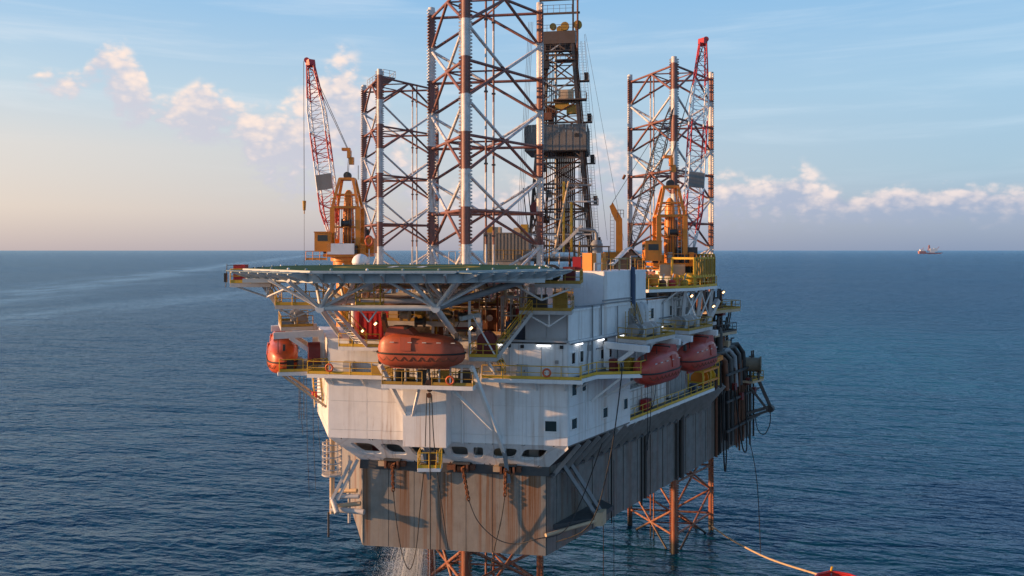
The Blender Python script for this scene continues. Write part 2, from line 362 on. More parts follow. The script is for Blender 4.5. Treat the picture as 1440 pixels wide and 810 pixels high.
slick = t.math('MAXIMUM', t.math('MULTIPLY', lane((-506, 773), (-790, 2119), 60), .48), t.math('MULTIPLY', lane((-330, 520), (-250, 900), 55), .42))
cam_d = t.math('MAXIMUM', t.vmath('LENGTH', pos), 60.0)
bs = t.math('MULTIPLY', t.ramp(big, .35, .65, .75, 1.05), t.math('SUBTRACT', 1.0, t.math('MULTIPLY', slick, .7)))
chop = t.noise(t.mapv(rp, (.62, 1, 1)), .85, 5, .62, out=1)
chop2 = t.noise(t.mapv(rp, (.5, 1, 1), loc=(7, 3, 1)), .30, 1, .6, out=1)
sl_ = t.vmath('MULTIPLY', t.vmath('ADD', t.vmath('ADD', chop, t.vmath('MULTIPLY', chop2, (.35, .35, .35))), (-.675, -.675, -.675)), (.30, .42, 0.0))
sl_ = t.vmath('SCALE', sl_, scale=bs)
nrm_ = t.vmath('NORMALIZE', t.vmath('ADD', sl_, (0.0, 0.0, 1.0)))
bn = t.new('ShaderNodeBump'); bn.inputs['Distance'].default_value = 1.9; t.put(bn.inputs['Normal'], nrm_)
t.put(bn.inputs['Strength'], bs); t.put(bn.inputs['Height'], h)
t.n.remove(b)
blob = t.math('EXPONENT', t.math('MULTIPLY', t.vmath('LENGTH', t.vmath('MULTIPLY', t.vmath('SUBTRACT', pos, (150.0, 330.0, 0.0)), (1 / 190, 1 / 250, 0.0))), -1.3))
teal = t.math('MULTIPLY', blob, t.ramp(t.noise(pos, .012, 4, .6), .25, .65, .45, 1.0))
dcol = t.mix(t.ramp(big, .35, .7), (.002, .021, .054, 1), (.003, .034, .078, 1))
dif = t.new('ShaderNodeBsdfDiffuse'); t.put(dif.inputs['Color'], t.mix(teal, dcol, (.002, .125, .18, 1))); t.l.new(bn.outputs[0], dif.inputs['Normal'])
glo = t.new('ShaderNodeBsdfGlossy'); glo.inputs['Color'].default_value = (.56, .80, 1.0, 1); glo.inputs['Roughness'].default_value = .14; t.l.new(bn.outputs[0], glo.inputs['Normal'])
fre = t.new('ShaderNodeFresnel'); fre.inputs['IOR'].default_value = 1.333; t.l.new(bn.outputs[0], fre.inputs['Normal'])
fac = t.math('MINIMUM', t.math('MULTIPLY', fre.outputs[0], 1.0), .68)
fac = t.math('MULTIPLY', fac, t.math('MULTIPLY_ADD', slick, .55, t.ramp(big, .35, .65, .86, 1.0)), clamp=True)
mx = t.new('ShaderNodeMixShader'); t.put(mx.inputs[0], fac); t.l.new(dif.outputs[0], mx.inputs[1]); t.l.new(glo.outputs[0], mx.inputs[2]); t.l.new(mx.outputs[0], o.inputs[0])
S = 150000
sea = MB().add([(-S, -S, 0), (S, -S, 0), (S, S, 0), (-S, S, 0)], [(0, 1, 2, 3)]).obj('sea', 'sea'); sea['kind'] = 'structure'

# ================================================================ LEGS
LS = 12.74; LR = LS / math.sqrt(3)
def chord_mesh():
    if 'chord' in CACHE: return CACHE['chord'], CACHE['rack']
    H_ = ZTOP + 1.2 + 4
    CACHE['chord'] = MB().tube((0, 0, -4), (0, 0, H_ - 4), .40, 16).mesh('chord', 'leg_paint')
    mb = MB(); pitch = .36; n = int(H_ / pitch)
    for s_ in (-1, 1):          # toothed rack plate, standing out on both sides
        vs_ = []; fs = []
        for i in range(n):
            z = -4 + i * pitch
            for (dz, out) in ((0, .49), (.10, .49), (.15, .70), (.28, .70), (.355, .49)):
                vs_ += [(s_ * .33, -.075, z + dz), (s_ * out, -.075, z + dz), (s_ * out, .075, z + dz), (s_ * .33, .075, z + dz)]
        for i in range(len(vs_) // 4 - 1):
            k = i * 4
            fs += [(k, k + 1, k + 5, k + 4), (k + 1, k + 2, k + 6, k + 5), (k + 2, k + 3, k + 7, k + 6)]
        mb.add(vs_, fs)
    CACHE['rack'] = mb.mesh('rack', 'leg_paint')
    return CACHE['chord'], CACHE['rack']
def make_leg(cx, cy, label, pipes):
    root = thing('lattice_leg', label, 'rig leg', W(cx, cy, 0), 'three lattice legs of the rig')
    cm, rm = chord_mesh(); ch = []
    for k, a in enumerate((-90, 30, 150)):
        p = W(cx + LR * math.cos(rad(a)), cy + LR * math.sin(rad(a)), 0); ch.append(p)
        ang = math.atan2(RIG.ex.y, RIG.ex.x) + rad(a + 90)
        co = link('chord', cm, Matrix.Translation(p), root)
        link('toothed_rack', rm, Matrix.Translation(p) @ Matrix.Rotation(ang, 4, 'Z'), co)
    up = lambda p, z: V((p.x, p.y, z))
    for lv in range(11):
        z = ZTOP - lv * BAY
        if z < -4: break
        mids = []
        for i in range(3):
            A, B = ch[i], ch[(i + 1) % 3]; mid = (A + B) / 2; mids.append(mid)
            tube(root, 'horizontal_brace', up(A, z), up(B, z), .16, 'leg_paint', 10)
            zl, zh = z - BAY / 2, z + BAY / 2
            if lv == 0:
                tube(root, 'diagonal_brace', up(mid, z), up(A, zl), .165, 'leg_paint', 10); tube(root, 'diagonal_brace', up(mid, z), up(B, zl), .165, 'leg_paint', 10)
            else:
                tube(root, 'diagonal_brace', up(A, zh), up(B, zl), .165, 'leg_paint', 10); tube(root, 'diagonal_brace', up(B, zh), up(A, zl), .165, 'leg_paint', 10)
        for i in range(3): tube(root, 'span_breaker', up(mids[i], z), up(mids[(i + 1) % 3], z), .10, 'leg_paint', 8)
    for (i, f, off) in pipes:
        A, B = ch[i], ch[(i + 1) % 3]; q = A.lerp(B, f); n_ = V((q.x, q.y, 0)) - W(cx, cy, 0); n_.normalize(); q = q - n_ * off
        r_ = tube(root, 'riser_pipe', up(q, -2), up(q, ZTOP + .3), .115, 'leg_paint', 8)
        for lv in range(8): box(r_, 'pipe_clamp', up(q, ZTOP - 2.6 - lv * BAY), (.42, .3, .16), 'dark_steel')
    return root, ch
bow_leg, CH0 = make_leg(0, 0, 'nearest lattice leg rising behind the helideck, out of the top of the picture', [(0, .27, .8), (0, .40, .8)])
leg_l, CH1 = make_leg(-22.1, 39.9, 'lattice leg on the left, behind the left red and white crane', [(0, .62, .6), (0, .70, .6)])
leg_r, CH2 = make_leg(22.97, 38.7, 'lattice leg on the right, behind the right orange crane', [(2, .50, .5), (2, .42, .5)])
# small access platform on the left leg's top
lt = thing('leg_top_platform', 'small railed platform on top of the left lattice leg', 'platform', W(-24, 39, ZTOP + .2))
pp = [W(-27.2, 41.5, 0), W(-22.0, 34.2, 0), W(-20.6, 36, 0), W(-25.2, 43.2, 0)]
deck(lt, [(p.x, p.y) for p in pp], ZTOP + .55, .1, 'steel', None); railing(lt, [V((p.x, p.y, ZTOP + .56)) for p in pp], 1.0, 'steel', 1.5, False)

# ================================================================ HULL
ZB, ZD = 18.1, 25.7
bL, bR = (-6.9, -18.5), (9.4, -18.5)
HO = [bL, bR, (33.5, 29.5), (33.5, 52), (-30.0, 52), (-30.0, 29.5)]
hp = [W(x, y, 0) for x, y in HO]
hull = thing('rig_hull', 'grey rust streaked steel hull of the jack-up rig', 'hull', W(0, -18.5, ZB))
MB().prism([(p.x, p.y) for p in hp], ZB, ZD).obj('shell', 'hull_dark', hull)
HF = [fr_between(hp[i], hp[(i + 1) % 6], RIGC) for i in range(6)]
HLEN = [(hp[(i + 1) % 6] - hp[i]).length for i in range(6)]
for i, n, mt in ((0, 7, 'hull_bow'), (1, 34, 'hull_side'), (5, 17, 'hull_grey'), (2, 8, 'hull_side'), (4, 8, 'hull_grey'), (3, 14, 'hull_side')):
    L = HLEN[i]; wdt = L / n
    for k in range(n):
        thick = .10 + random.uniform(-.012, .012) + (.05 if i == 1 and k % 2 else 0)
        box(hull, 'hull_plate', HF[i].P((k + .5) * wdt, thick / 2 - .02, (ZB + ZD) / 2), (wdt - .05, thick, ZD - ZB - .02), mt, HF[i].R)
# vertical pipes and recess bars on the right-hand side of the hull
for a, r_, mt in ((11.6, .06, 'black'), (18.2, .09, 'black'), (19.0, .16, 'dark_steel'), (27.2, .16, 'dark_steel'), (28.3, .28, 'dark_steel'), (28.9, .12, 'black'), (39.5, .10, 'black'), (40.3, .16, 'black'), (41.2, .10, 'black')):
    tube(hull, 'drain_pipe', HF[1].P(a, .12 + r_, ZD - .1), HF[1].P(a, .12 + r_, ZB - (.5 if r_ < .1 else -.05)), r_, mt, 8)
# painted corner tank at right-hand hull foot (sponson) with struts
sp = thing('side_sponson', 'dark steel bracket with pale end plate on the right hull corner foot', 'bracket', HF[1].P(4, .3, ZB + 1.6))
MB().prism([HF[1].P(1.0, .12, 0).to_2d(), HF[1].P(9.5, .12, 0).to_2d(), HF[1].P(8.5, 2.0, 0).to_2d(), HF[1].P(4.5, 2.2, 0).to_2d()], ZB + 2.0, ZB + 2.4).obj('shelf', 'hull_dark', sp)
MB().prism([HF[1].P(4.4, 2.25, 0).to_2d(), HF[1].P(4.9, 2.85, 0).to_2d(), HF[1].P(6.0, 2.6, 0).to_2d(), HF[1].P(5.6, 2.2, 0).to_2d()], ZB + 1.7, ZB + 2.9).obj('end_plate', 'tan', sp)
for a, b_ in ((3.2, 5.2), (4.3, 6.2)):
    bar(sp, 'strut', HF[1].P(b_, 2.0, ZB + 2.4), HF[1].P(a - 1.0, .35, ZD - .2), .32, .32, 'grey_pipe')
tube(sp, 'fender_bar', HF[1].P(-.6, .35, ZB + 2.0), HF[1].P(4.6, 2.3, ZB + 2.15), .16, 'tan', 10)

# ================================================================ ACCOMMODATION
Z1, Z2, Z3, Z4, Z5 = 28.0, 33.75, 36.6, 39.2, 42.1
cA, cB = (-9.4, -20.3), (11.4, -20.3)
dR = V((24.1, 48)).normalized(); dL = V((-24.6, 48)).normalized()
def rr_(p, d, k): return (p[0] + d.x * k, p[1] + d.y * k)
FRONT = fr_between(W(*cA, 0), W(*cB, 0), RIGC); FL_ = 20.8
_e = rr_(cB, dR, 30); RIGHT = fr_between(W(*cB, 0), W(*_e, 0), RIGC)
_e = rr_(cA, dL, 30); LEFT = fr_between(W(*cA, 0), W(*_e, 0), RIGC)
acc = thing('accommodation_block', 'white steel accommodation block over the bow with sloping window band', 'living quarters', FRONT.P(10, 0, ZD))
def rigprism(pts, z0, z1, name, mat, par): return MB().prism([W(x, y, 0).to_2d() for x, y in pts], z0, z1).obj(name, mat, par)
RB = rr_(cB, dR, 11.4); LB = rr_(cA, dL, 11.6)
rigprism([cA, cB, RB, LB], Z1, Z2 - .1, 'lower_core', 'white', acc)
RB2 = rr_(cB, dR, 23); 
rigprism([cA, cB, RB2, (12.0, RB2[1]), (7.9, -10), (-8, -10), LB], Z2 - .08, Z3, 'middle_core', 'white', acc)
TA = 17.2                     # left end of the upper storey along the front
pT = (cA[0] + TA, cA[1] + .0)
rigprism([(pT[0], -20.3 + .25), (cB[0] - .1, -20.3 + .25), rr_(cB, dR, 27), (15.0, rr_(cB, dR, 27)[1]), (9.2, -9)], Z3 + .02, Z4, 'upper_core', 'greywall', acc)
c6 = rr_(cB, dR, 6.2); c7 = rr_(cB, dR, 14.8)
rigprism([c6, c7, (13.8, c7[1]), (11.4, c6[1] + 1.2)], Z4 + .02, Z5 + .3, 'roof_house', 'white', acc)
def panels(par, F, a0, a1, z0, z1, na, zs, mat, off=.0, th=.07, gap=.035):
    for k in range(na):
        for j in range(len(zs) - 1):
            x0 = a0 + (a1 - a0) * k / na; x1 = a0 + (a1 - a0) * (k + 1) / na
            th_ = th + random.uniform(-.006, .006)
            box(par, 'wall_panel', F.P((x0 + x1) / 2, off + th_ / 2 - .02, (zs[j] + zs[j + 1]) / 2), (x1 - x0 - gap, th_, zs[j + 1] - zs[j] - gap), mat, F.R)
panels(acc, FRONT, .0, FL_, 0, 0, 6, (Z1, 28.75, 31.25, Z2 - .12), 'white')
panels(acc, RIGHT, .0, 11.4, 0, 0, 4, (Z1, 28.75, 31.25, Z2 - .12), 'white')
panels(acc, LEFT, .0, 11.6, 0, 0, 4, (Z1, 28.75, 31.25, Z2 - .12), 'white')
panels(acc, FRONT, .0, FL_, 0, 0, 6, (Z2, Z3 - .02), 'white')
panels(acc, RIGHT, .0, 23, 0, 0, 7, (Z2, Z3 - .02), 'white')
panels(acc, LEFT, .0, 11.6, 0, 0, 4, (Z2, Z3 - .02), 'white')
panels(acc, FRONT, TA + .05, FL_ - .05, 0, 0, 2, (Z3 + .35, Z4), 'greywall', off=-.24)
panels(acc, RIGHT, .05, 27, 0, 0, 5, (Z3 + .10, Z4), 'white', off=-.05)
panels(acc, RIGHT, 6.2, 14.8, 0, 0, 2, (Z4 + .1, Z5 + .3), 'white')
for F, a0, a1, zz, off in ((FRONT, TA - 2.6, FL_, Z3 + .12, .10), (RIGHT, 0, 23, Z3 + .02, .10), (RIGHT, 0, 27, Z4 + .06, .04), (FRONT, TA, FL_, Z4 + .05, -.16)):
    bar(acc, 'ledge', F.P(a0, off, zz), F.P(a1, off, zz), .16, .16, 'greywall' if F is FRONT else 'white')
for a in (3.9, 5.5, 12.2): tube(acc, 'down_pipe', RIGHT.P(a, .16, Z2 if a < 5 else Z3 + .2), RIGHT.P(a, .16, Z4 + (2.8 if a > 10 else .3)), .07, 'grey_pipe', 8)
tube(acc, 'down_pipe', RIGHT.P(11.6, .22, Z4), RIGHT.P(11.6, .22, Z5 + .6), .22, 'blue', 8)
for zz, a0, a1 in ((Z4 + .35, 1, 22), (Z4 + .62, 5.7, 12), (Z3 - .12, .3, 22)): tube(acc, 'cable_tray', RIGHT.P(a0, .18, zz), RIGHT.P(a1, .18, zz), .06, 'grey_pipe', 6)
# window: raised frame with the pane set back in it
def win(par, F, a, z, wd, ht, off=.0, mat='glass', round_=0, fm='white_clean'):
    d = .12; mb = MB()
    for (ca, cz, sa, sz) in ((0, ht / 2 + .04, wd + .16, .08), (0, -ht / 2 - .04, wd + .16, .08), (-wd / 2 - .04, 0, .08, ht), (wd / 2 + .04, 0, .08, ht)):
        mb.box(F.P(a + ca, off + d / 2, z + cz), (sa, d, sz), F.R)
    w_ = mb.obj('window', fm, par)
    box(w_, 'pane', F.P(a, off + .055, z), (wd, .03, ht), mat, F.R); return w_
for (F, a, z, wd, ht) in ((FRONT, 19.4, 29.65, .95, .85), (RIGHT, .85, 29.75, .85, .85), (RIGHT, .85, 32.6, .75, .95), (RIGHT, 2.5, 32.75, .65, .95), (RIGHT, 6.3, 29.75, .85, .85), (RIGHT, 10.3, 29.9, .75, .95),
                          (RIGHT, .7, 35.25, .55, .9), (RIGHT, 2.1, 35.25, .55, .9), (RIGHT, 6.0, 35.05, 1.1, .8), (RIGHT, 7.1, 35.05, .8, .8)):
    win(acc, F, a, z, wd, ht, .04)
for a, z in ((16.2, 38.0), (20.8, 38.0)): win(acc, RIGHT, a, z, .7, 1.0, -.01)
win(acc, RIGHT, 14.0, 38.3, .5, .45, -.01); win(acc, FRONT, 15.2, 35.0, .55, .22, .04); 
# fluorescent tubes under the ledge
for F, a in ((FRONT, 15.2), (FRONT, 18.8), (RIGHT, 1.6), (RIGHT, 5.4), (RIGHT, 9.2)):
    box(acc, 'light_bracket', F.P(a, .14, Z3 - .14), (1.3, .22, .06), 'steel', F.R)
    box(acc, 'fluorescent_tube', F.P(a, .20, Z3 - .23), (1.15 if F is FRONT else 1.0, .10, .11), 'lamp_white', F.R)
# protruding box on the front wall
bx0, bx1 = 7.15, 10.9
mb = MB().prism([FRONT.P(bx0, .03, 0).to_2d(), FRONT.P(bx1, .03, 0).to_2d(), FRONT.P(bx1, 1.75, 0).to_2d(), FRONT.P(bx0, 1.75, 0).to_2d()], Z1 - .1, Z2 - .25); mb.obj('chain_locker', 'white', acc)
for j, (za, zb) in enumerate(((Z1 - .05, 30.9), (30.94, Z2 - .3))):
    box(acc, 'wall_panel', FRONT.P((bx0 + bx1) / 2, 1.78, (za + zb) / 2), (bx1 - bx0 - .05, .07, zb - za), 'white', FRONT.R)
tube(acc, 'drain_pipe', FRONT.P(11.9, .2, Z1), FRONT.P(11.9, .2, Z2 - .4), .08, 'white_clean', 8)
# sloping window band (fairing) with rounded openings
def fairing_panel(par, P0, P1, Q0, Q1, holes, mat, name='fairing', depth=.32):
    # P0-P1: lower edge, Q0-Q1: upper edge; holes: (u0,u1,v0,v1) in 0..1
    P0, P1, Q0, Q1 = map(V, (P0, P1, Q0, Q1)); mb = MB()
    S_ = lambda u, v: P0.lerp(P1, u).lerp(Q0.lerp(Q1, u), v)
    nrm = (P1 - P0).cross(Q0 - P0).normalized()
    if nrm.dot(P0 - RIGC) < 0: nrm = -nrm
    cuts = [0.0]
    for h_ in holes: cuts += [h_[0] - .012, h_[1] + .012]
    cuts.append(1.0); U = (P1 - P0).length; Hh = (Q0 - P0).length
    quad = lambda u0, u1, v0, v1: mb.add([S_(u0, v0), S_(u1, v0), S_(u1, v1), S_(u0, v1)], [(0, 1, 2, 3)])
    for i in range(0, len(cuts), 2):
        if cuts[i + 1] - cuts[i] > 1e-4: quad(cuts[i], cuts[i + 1], 0, 1)
    for (u0, u1, v0, v1) in holes:
        a0, a1 = u0 - .012, u1 + .012; cu, cv = (u0 + u1) / 2, (v0 + v1) / 2; n = 40; outer = []; inner = []; back = []
        for k in range(n):
            th_ = 2 * math.pi * (k + .5) / n; cx, cy = math.cos(th_), math.sin(th_)
            hw, hh = (u1 - u0) / 2 * U, (v1 - v0) / 2 * Hh; rd = min(hw, hh) * .55
            # rounded rectangle point along this angle
            e = 5.0; q = (abs(cx) ** e + abs(cy) ** e) ** (-1 / e)
            inner.append((cu + q * cx * hw / U, cv + q * cy * hh / Hh))
            q2 = 1 / max(abs(cx), abs(cy)); ou, ov = cx * q2, cy * q2
            outer.append((cu + ou * (a1 - a0) / 2, (cv + ov * (1 - cv)) if ov > 0 else (cv + ov * cv)))
        vs_ = [S_(*p) for p in outer] + [S_(*p) for p in inner] + [S_(*p) - nrm * depth for p in inner]
        mb.add(vs_, [(k, (k + 1) % n, n + (k + 1) % n, n + k) for k in range(n)] + [(n + k, n + (k + 1) % n, 2 * n + (k + 1) % n, 2 * n + k) for k in range(n)])
    return mb.obj(name, mat, par)
eps = .02
f0, f1 = FRONT.P(0, eps, Z1), FRONT.P(FL_, eps, Z1)
g0, g1 = HF[0].P(0 - .25, .13, ZD + .05), HF[0].P(HLEN[0] + .25, .13, ZD + .05)
def uu(px): return max(0, min(1, (px - 475) / (790 - 475)))
holes = [(uu(a), uu(b_), .30, .80) for a, b_ in ((494, 527), (537, 566), (577, 597), (603, 626), (636, 660), (668, 682), (697, 729), (738, 770))]
fairing_panel(acc, g0, g1, f0, f1, holes, 'white', 'sloping_window_band')
rg = HF[1]; r0 = rg.P(0, .13, ZD + .05); lf = HF[5]
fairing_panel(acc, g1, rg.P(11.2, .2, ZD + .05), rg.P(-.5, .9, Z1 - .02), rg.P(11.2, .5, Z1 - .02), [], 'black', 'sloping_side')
MB().prism([p_.to_2d() for p_ in (rg.P(-.6, .2, 0), rg.P(11.4, .2, 0), RIGHT.P(11.4, -.02, 0), RIGHT.P(.05, -.02, 0))], Z1 - .14, Z1 - .02).obj('overhang_floor', 'hull_side', acc)
MB().add([g1, f1, f1 - V((0, 0, .25)) + RIGHT.ex.to_3d() * .1, g1 + RIGHT.ex.to_3d() * .1], [(0, 1, 2, 3)]).obj('corner_plate', 'white', acc)
fairing_panel(acc, g0, lf.P(HLEN[5] - 11.6, .2, ZD + .05), f0, LEFT.P(11.6, eps, Z1), [], 'white', 'sloping_side')
fairing_panel(acc, HF[0].P(-.3, .16, ZD - .75), HF[0].P(HLEN[0] + .3, .16, ZD - .75), g0, g1, [], 'hull_dark', 'fairing_skirt')
# main-deck room behind the openings
bk = thing('bow_room_bulkhead', 'dim partition wall seen through the bow window openings', 'partition', FRONT.P(10, -4.2, ZD))
box(bk, 'bulkhead', FRONT.P(10.4, -4.4, 26.9), (14.5, .2, 2.1), 'greywall', FRONT.R)
for a in (4.2, 8.0, 12.5, 16.4): tube(bk, 'stanchion', FRONT.P(a, -2.9, ZD), FRONT.P(a, -2.9, Z1), .13, 'white_clean', 8)
for a, s_, mt in ((3.4, 1.0, 'dark_red'), (6.2, .8, 'steel'), (14.6, .9, 'tan'), (17.6, .8, 'steel_lt')): box(bk, 'locker', FRONT.P(a, -3.4, ZD + .7), (s_, .8, 1.4), mt, FRONT.R)
# right-hand overhang ribs (dark, slanting) under the side walkway
ribs = thing('overhang_ribs', 'row of dark slanting ribs under the right side overhang', 'support frame', HF[1].P(12, 0, ZD))
for k in range(21):
    a = .9 + k * 1.75
    bar(ribs, 'rib', HF[1].P(a - .1, .1, ZD - 1.0), HF[1].P(a + .5, 2.5, 27.75 if a > 10.5 else 27.7), .20, .36, 'steel')
bar(ribs, 'stringer', HF[1].P(.2, .24, ZD - .75), HF[1].P(31, .24, ZD - .75), .3, .22, 'hull_dark')
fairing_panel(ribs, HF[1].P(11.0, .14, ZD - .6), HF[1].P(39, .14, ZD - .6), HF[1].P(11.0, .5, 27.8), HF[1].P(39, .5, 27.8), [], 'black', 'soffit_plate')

# ================================================================ HELIDECK
HC = V((-8.6, 64.5)); HW = 23.5; HZ = CAMZ - 1.36; ha = HW / 2 / math.cos(rad(22.5))
oct_ = [V((HC.x + ha * math.cos(rad(22.5 + 45 * k)), HC.y + ha * math.sin(rad(22.5 + 45 * k)))) for k in range(8)]
hd = thing('helideck', 'green octagonal helideck with perimeter net on white tubular truss', 'helideck', (HC.x, HC.y, HZ - 4))
MB().prism(oct_, HZ - .16, HZ).obj('landing_surface', 'deck_green', hd)
def ring(r0, r1, z, n=64):
    mb = MB(); vs_ = []
    for k in range(n):
        c_, s_ = math.cos(2 * math.pi * k / n), math.sin(2 * math.pi * k / n)
        vs_ += [(HC.x + r0 * c_, HC.y + r0 * s_, z), (HC.x + r1 * c_, HC.y + r1 * s_, z)]
    mb.add(vs_, [(2 * k, 2 * k + 1, (2 * k + 3) % (2 * n), (2 * k + 2) % (2 * n)) for k in range(n)]); return mb
ring(5.0, 6.0, HZ + .004).obj('landing_circle', 'deck_yellow', hd)
for (x, y, sx, sy) in ((-1.2, 0, .5, 4), (1.2, 0, .5, 4), (0, 0, 1.9, .5)): MB().add([(HC.x + x - sx / 2, HC.y + y - sy / 2, HZ + .006), (HC.x + x + sx / 2, HC.y + y - sy / 2, HZ + .006), (HC.x + x + sx / 2, HC.y + y + sy / 2, HZ + .006), (HC.x + x - sx / 2, HC.y + y + sy / 2, HZ + .006)], [(0, 1, 2, 3)]).obj('letter_bar', 'white_clean', hd)
for k in range(8):
    p, q = oct_[k], oct_[(k + 1) % 8]; F = fr_between(p, q, HC); L = (q - p).length
    box(hd, 'fascia_beam', F.P(L / 2, -.10, HZ - .55), (L, .12, .62), 'fascia', F.R)
    bar(hd, 'gutter', F.P(0, .08, HZ - .10), F.P(L, .08, HZ - .10), .22, .16, 'fascia')
    n = 7
    for j in range(n):                        # brackets and net frames between them
        a = (j + .5) * L / n
        MB().add([F.P(a - .07, -.04, HZ - .25), F.P(a - .07, 1.45, HZ - .22), F.P(a - .07, 1.45, HZ - .30), F.P(a - .07, -.04, HZ - .82),
                  F.P(a + .07, -.04, HZ - .25), F.P(a + .07, 1.45, HZ - .22), F.P(a + .07, 1.45, HZ - .30), F.P(a + .07, -.04, HZ - .82)],
                 [(0, 1, 2, 3), (4, 7, 6, 5), (0, 4, 5, 1), (1, 5, 6, 2), (2, 6, 7, 3), (3, 7, 4, 0)]).obj('net_bracket', 'fascia', hd)
        x0, x1 = j * L / n + .03, (j + 1) * L / n - .03
        fr_ = MB()
        for (aa, bb_) in (((x0, .12), (x1, .12)), ((x0, 1.5), (x1, 1.5)), ((x0, .12), (x0, 1.5)), ((x1, .12), (x1, 1.5))): fr_.tube(F.P(aa[0], aa[1], HZ - .17), F.P(bb_[0], bb_[1], HZ - .17), .035, 6)
        fo = fr_.obj('net_frame', 'net', hd); nm = MB()
        for i in range(1, 10): nm.tube(F.P(x0, .12 + i * .138, HZ - .17), F.P(x1, .12 + i * .138, HZ - .17), .016, 4, caps=False)
        for i in range(1, 9): nm.tube(F.P(x0 + (x1 - x0) * i / 9, .12, HZ - .17), F.P(x0 + (x1 - x0) * i / 9, 1.5, HZ - .17), .016, 4, caps=False)
        no = nm.obj('net_mesh', 'net', fo); no['kind'] = 'stuff'
    for j in range(4):
        a = (j + .5) * L / 4; q2 = F.P(a, -.25, HZ)
        MB().lathe([(.10, 0), (.10, .07), (.06, .11), (0, .13)], 8, q2).obj('edge_light', 'net' if (k + j) % 3 else 'white_clean', hd)
for x in [HC.x - 9.6 + 1.6 * i for i in range(13)]:       # joists
    half = min(HW / 2, HW / 2 - max(0, abs(x - HC.x) - HW / 2 * .414)) - .3
    bar(hd, 'joist', (x, HC.y - half, HZ - .45), (x, HC.y + half, HZ - .45), .16, .5, 'fascia')
ND = [57.0, 65.0, 73.0]; NX = [-13.95, -5.55]; NZ = 40.1
for y in ND: bar(hd, 'girder', (HC.x - 11, y, HZ - .85), (HC.x + 11, y, HZ - .85), .25, .3, 'fascia')
for x in NX: tube(hd, 'truss_chord', (x, ND[0], NZ), (x, ND[-1], NZ), .24, 'white_clean', 12)
for y in ND:
    tube(hd, 'truss_chord', (NX[0], y, NZ), (NX[1], y, NZ), .22, 'white_clean', 12)
    for i, x in enumerate(NX):
        n_ = MB().tube((x, y - .33, NZ), (x, y + .33, NZ), .34, 14).obj('truss_node', 'white_clean', hd)
        for dx, dy in ((-3.6, -.6), (-1.5, -3.0), (1.7, -3.0), (4.2 if i == 0 else 3.9, -.4), (-1.2, 3.2), (1.4, 3.2)):
            tube(hd, 'truss_brace', (x, y, NZ), (x + dx, y + dy, HZ - .75), .12 if dy > -2 else .15, 'white_clean', 10)
tube(hd, 'main_strut', (NX[1], ND[0], NZ), (.9, 58.6, HZ - .9), .25, 'grey_pipe', 12)
tube(hd, 'main_strut', (NX[0], ND[0], NZ), (-15.2, 69.2, Z3 + .1), .2, 'white_clean', 12)
tube(hd, 'main_strut', (NX[1], ND[0], NZ), (-4.6, 67.0, Z3 + .1), .24, 'white_clean', 12)
for x in NX: tube(hd, 'support_column', (x, ND[1] + 4.2, NZ), (x, ND[1] + 4.2, Z3), .28, 'white_clean', 12)
for x in (-11.3, -8.2, -2.5, 1.0): tube(hd, 'support_column', (x, 74.6, HZ - .7), (x, 74.6, Z3), .22, 'steel_lt', 12)
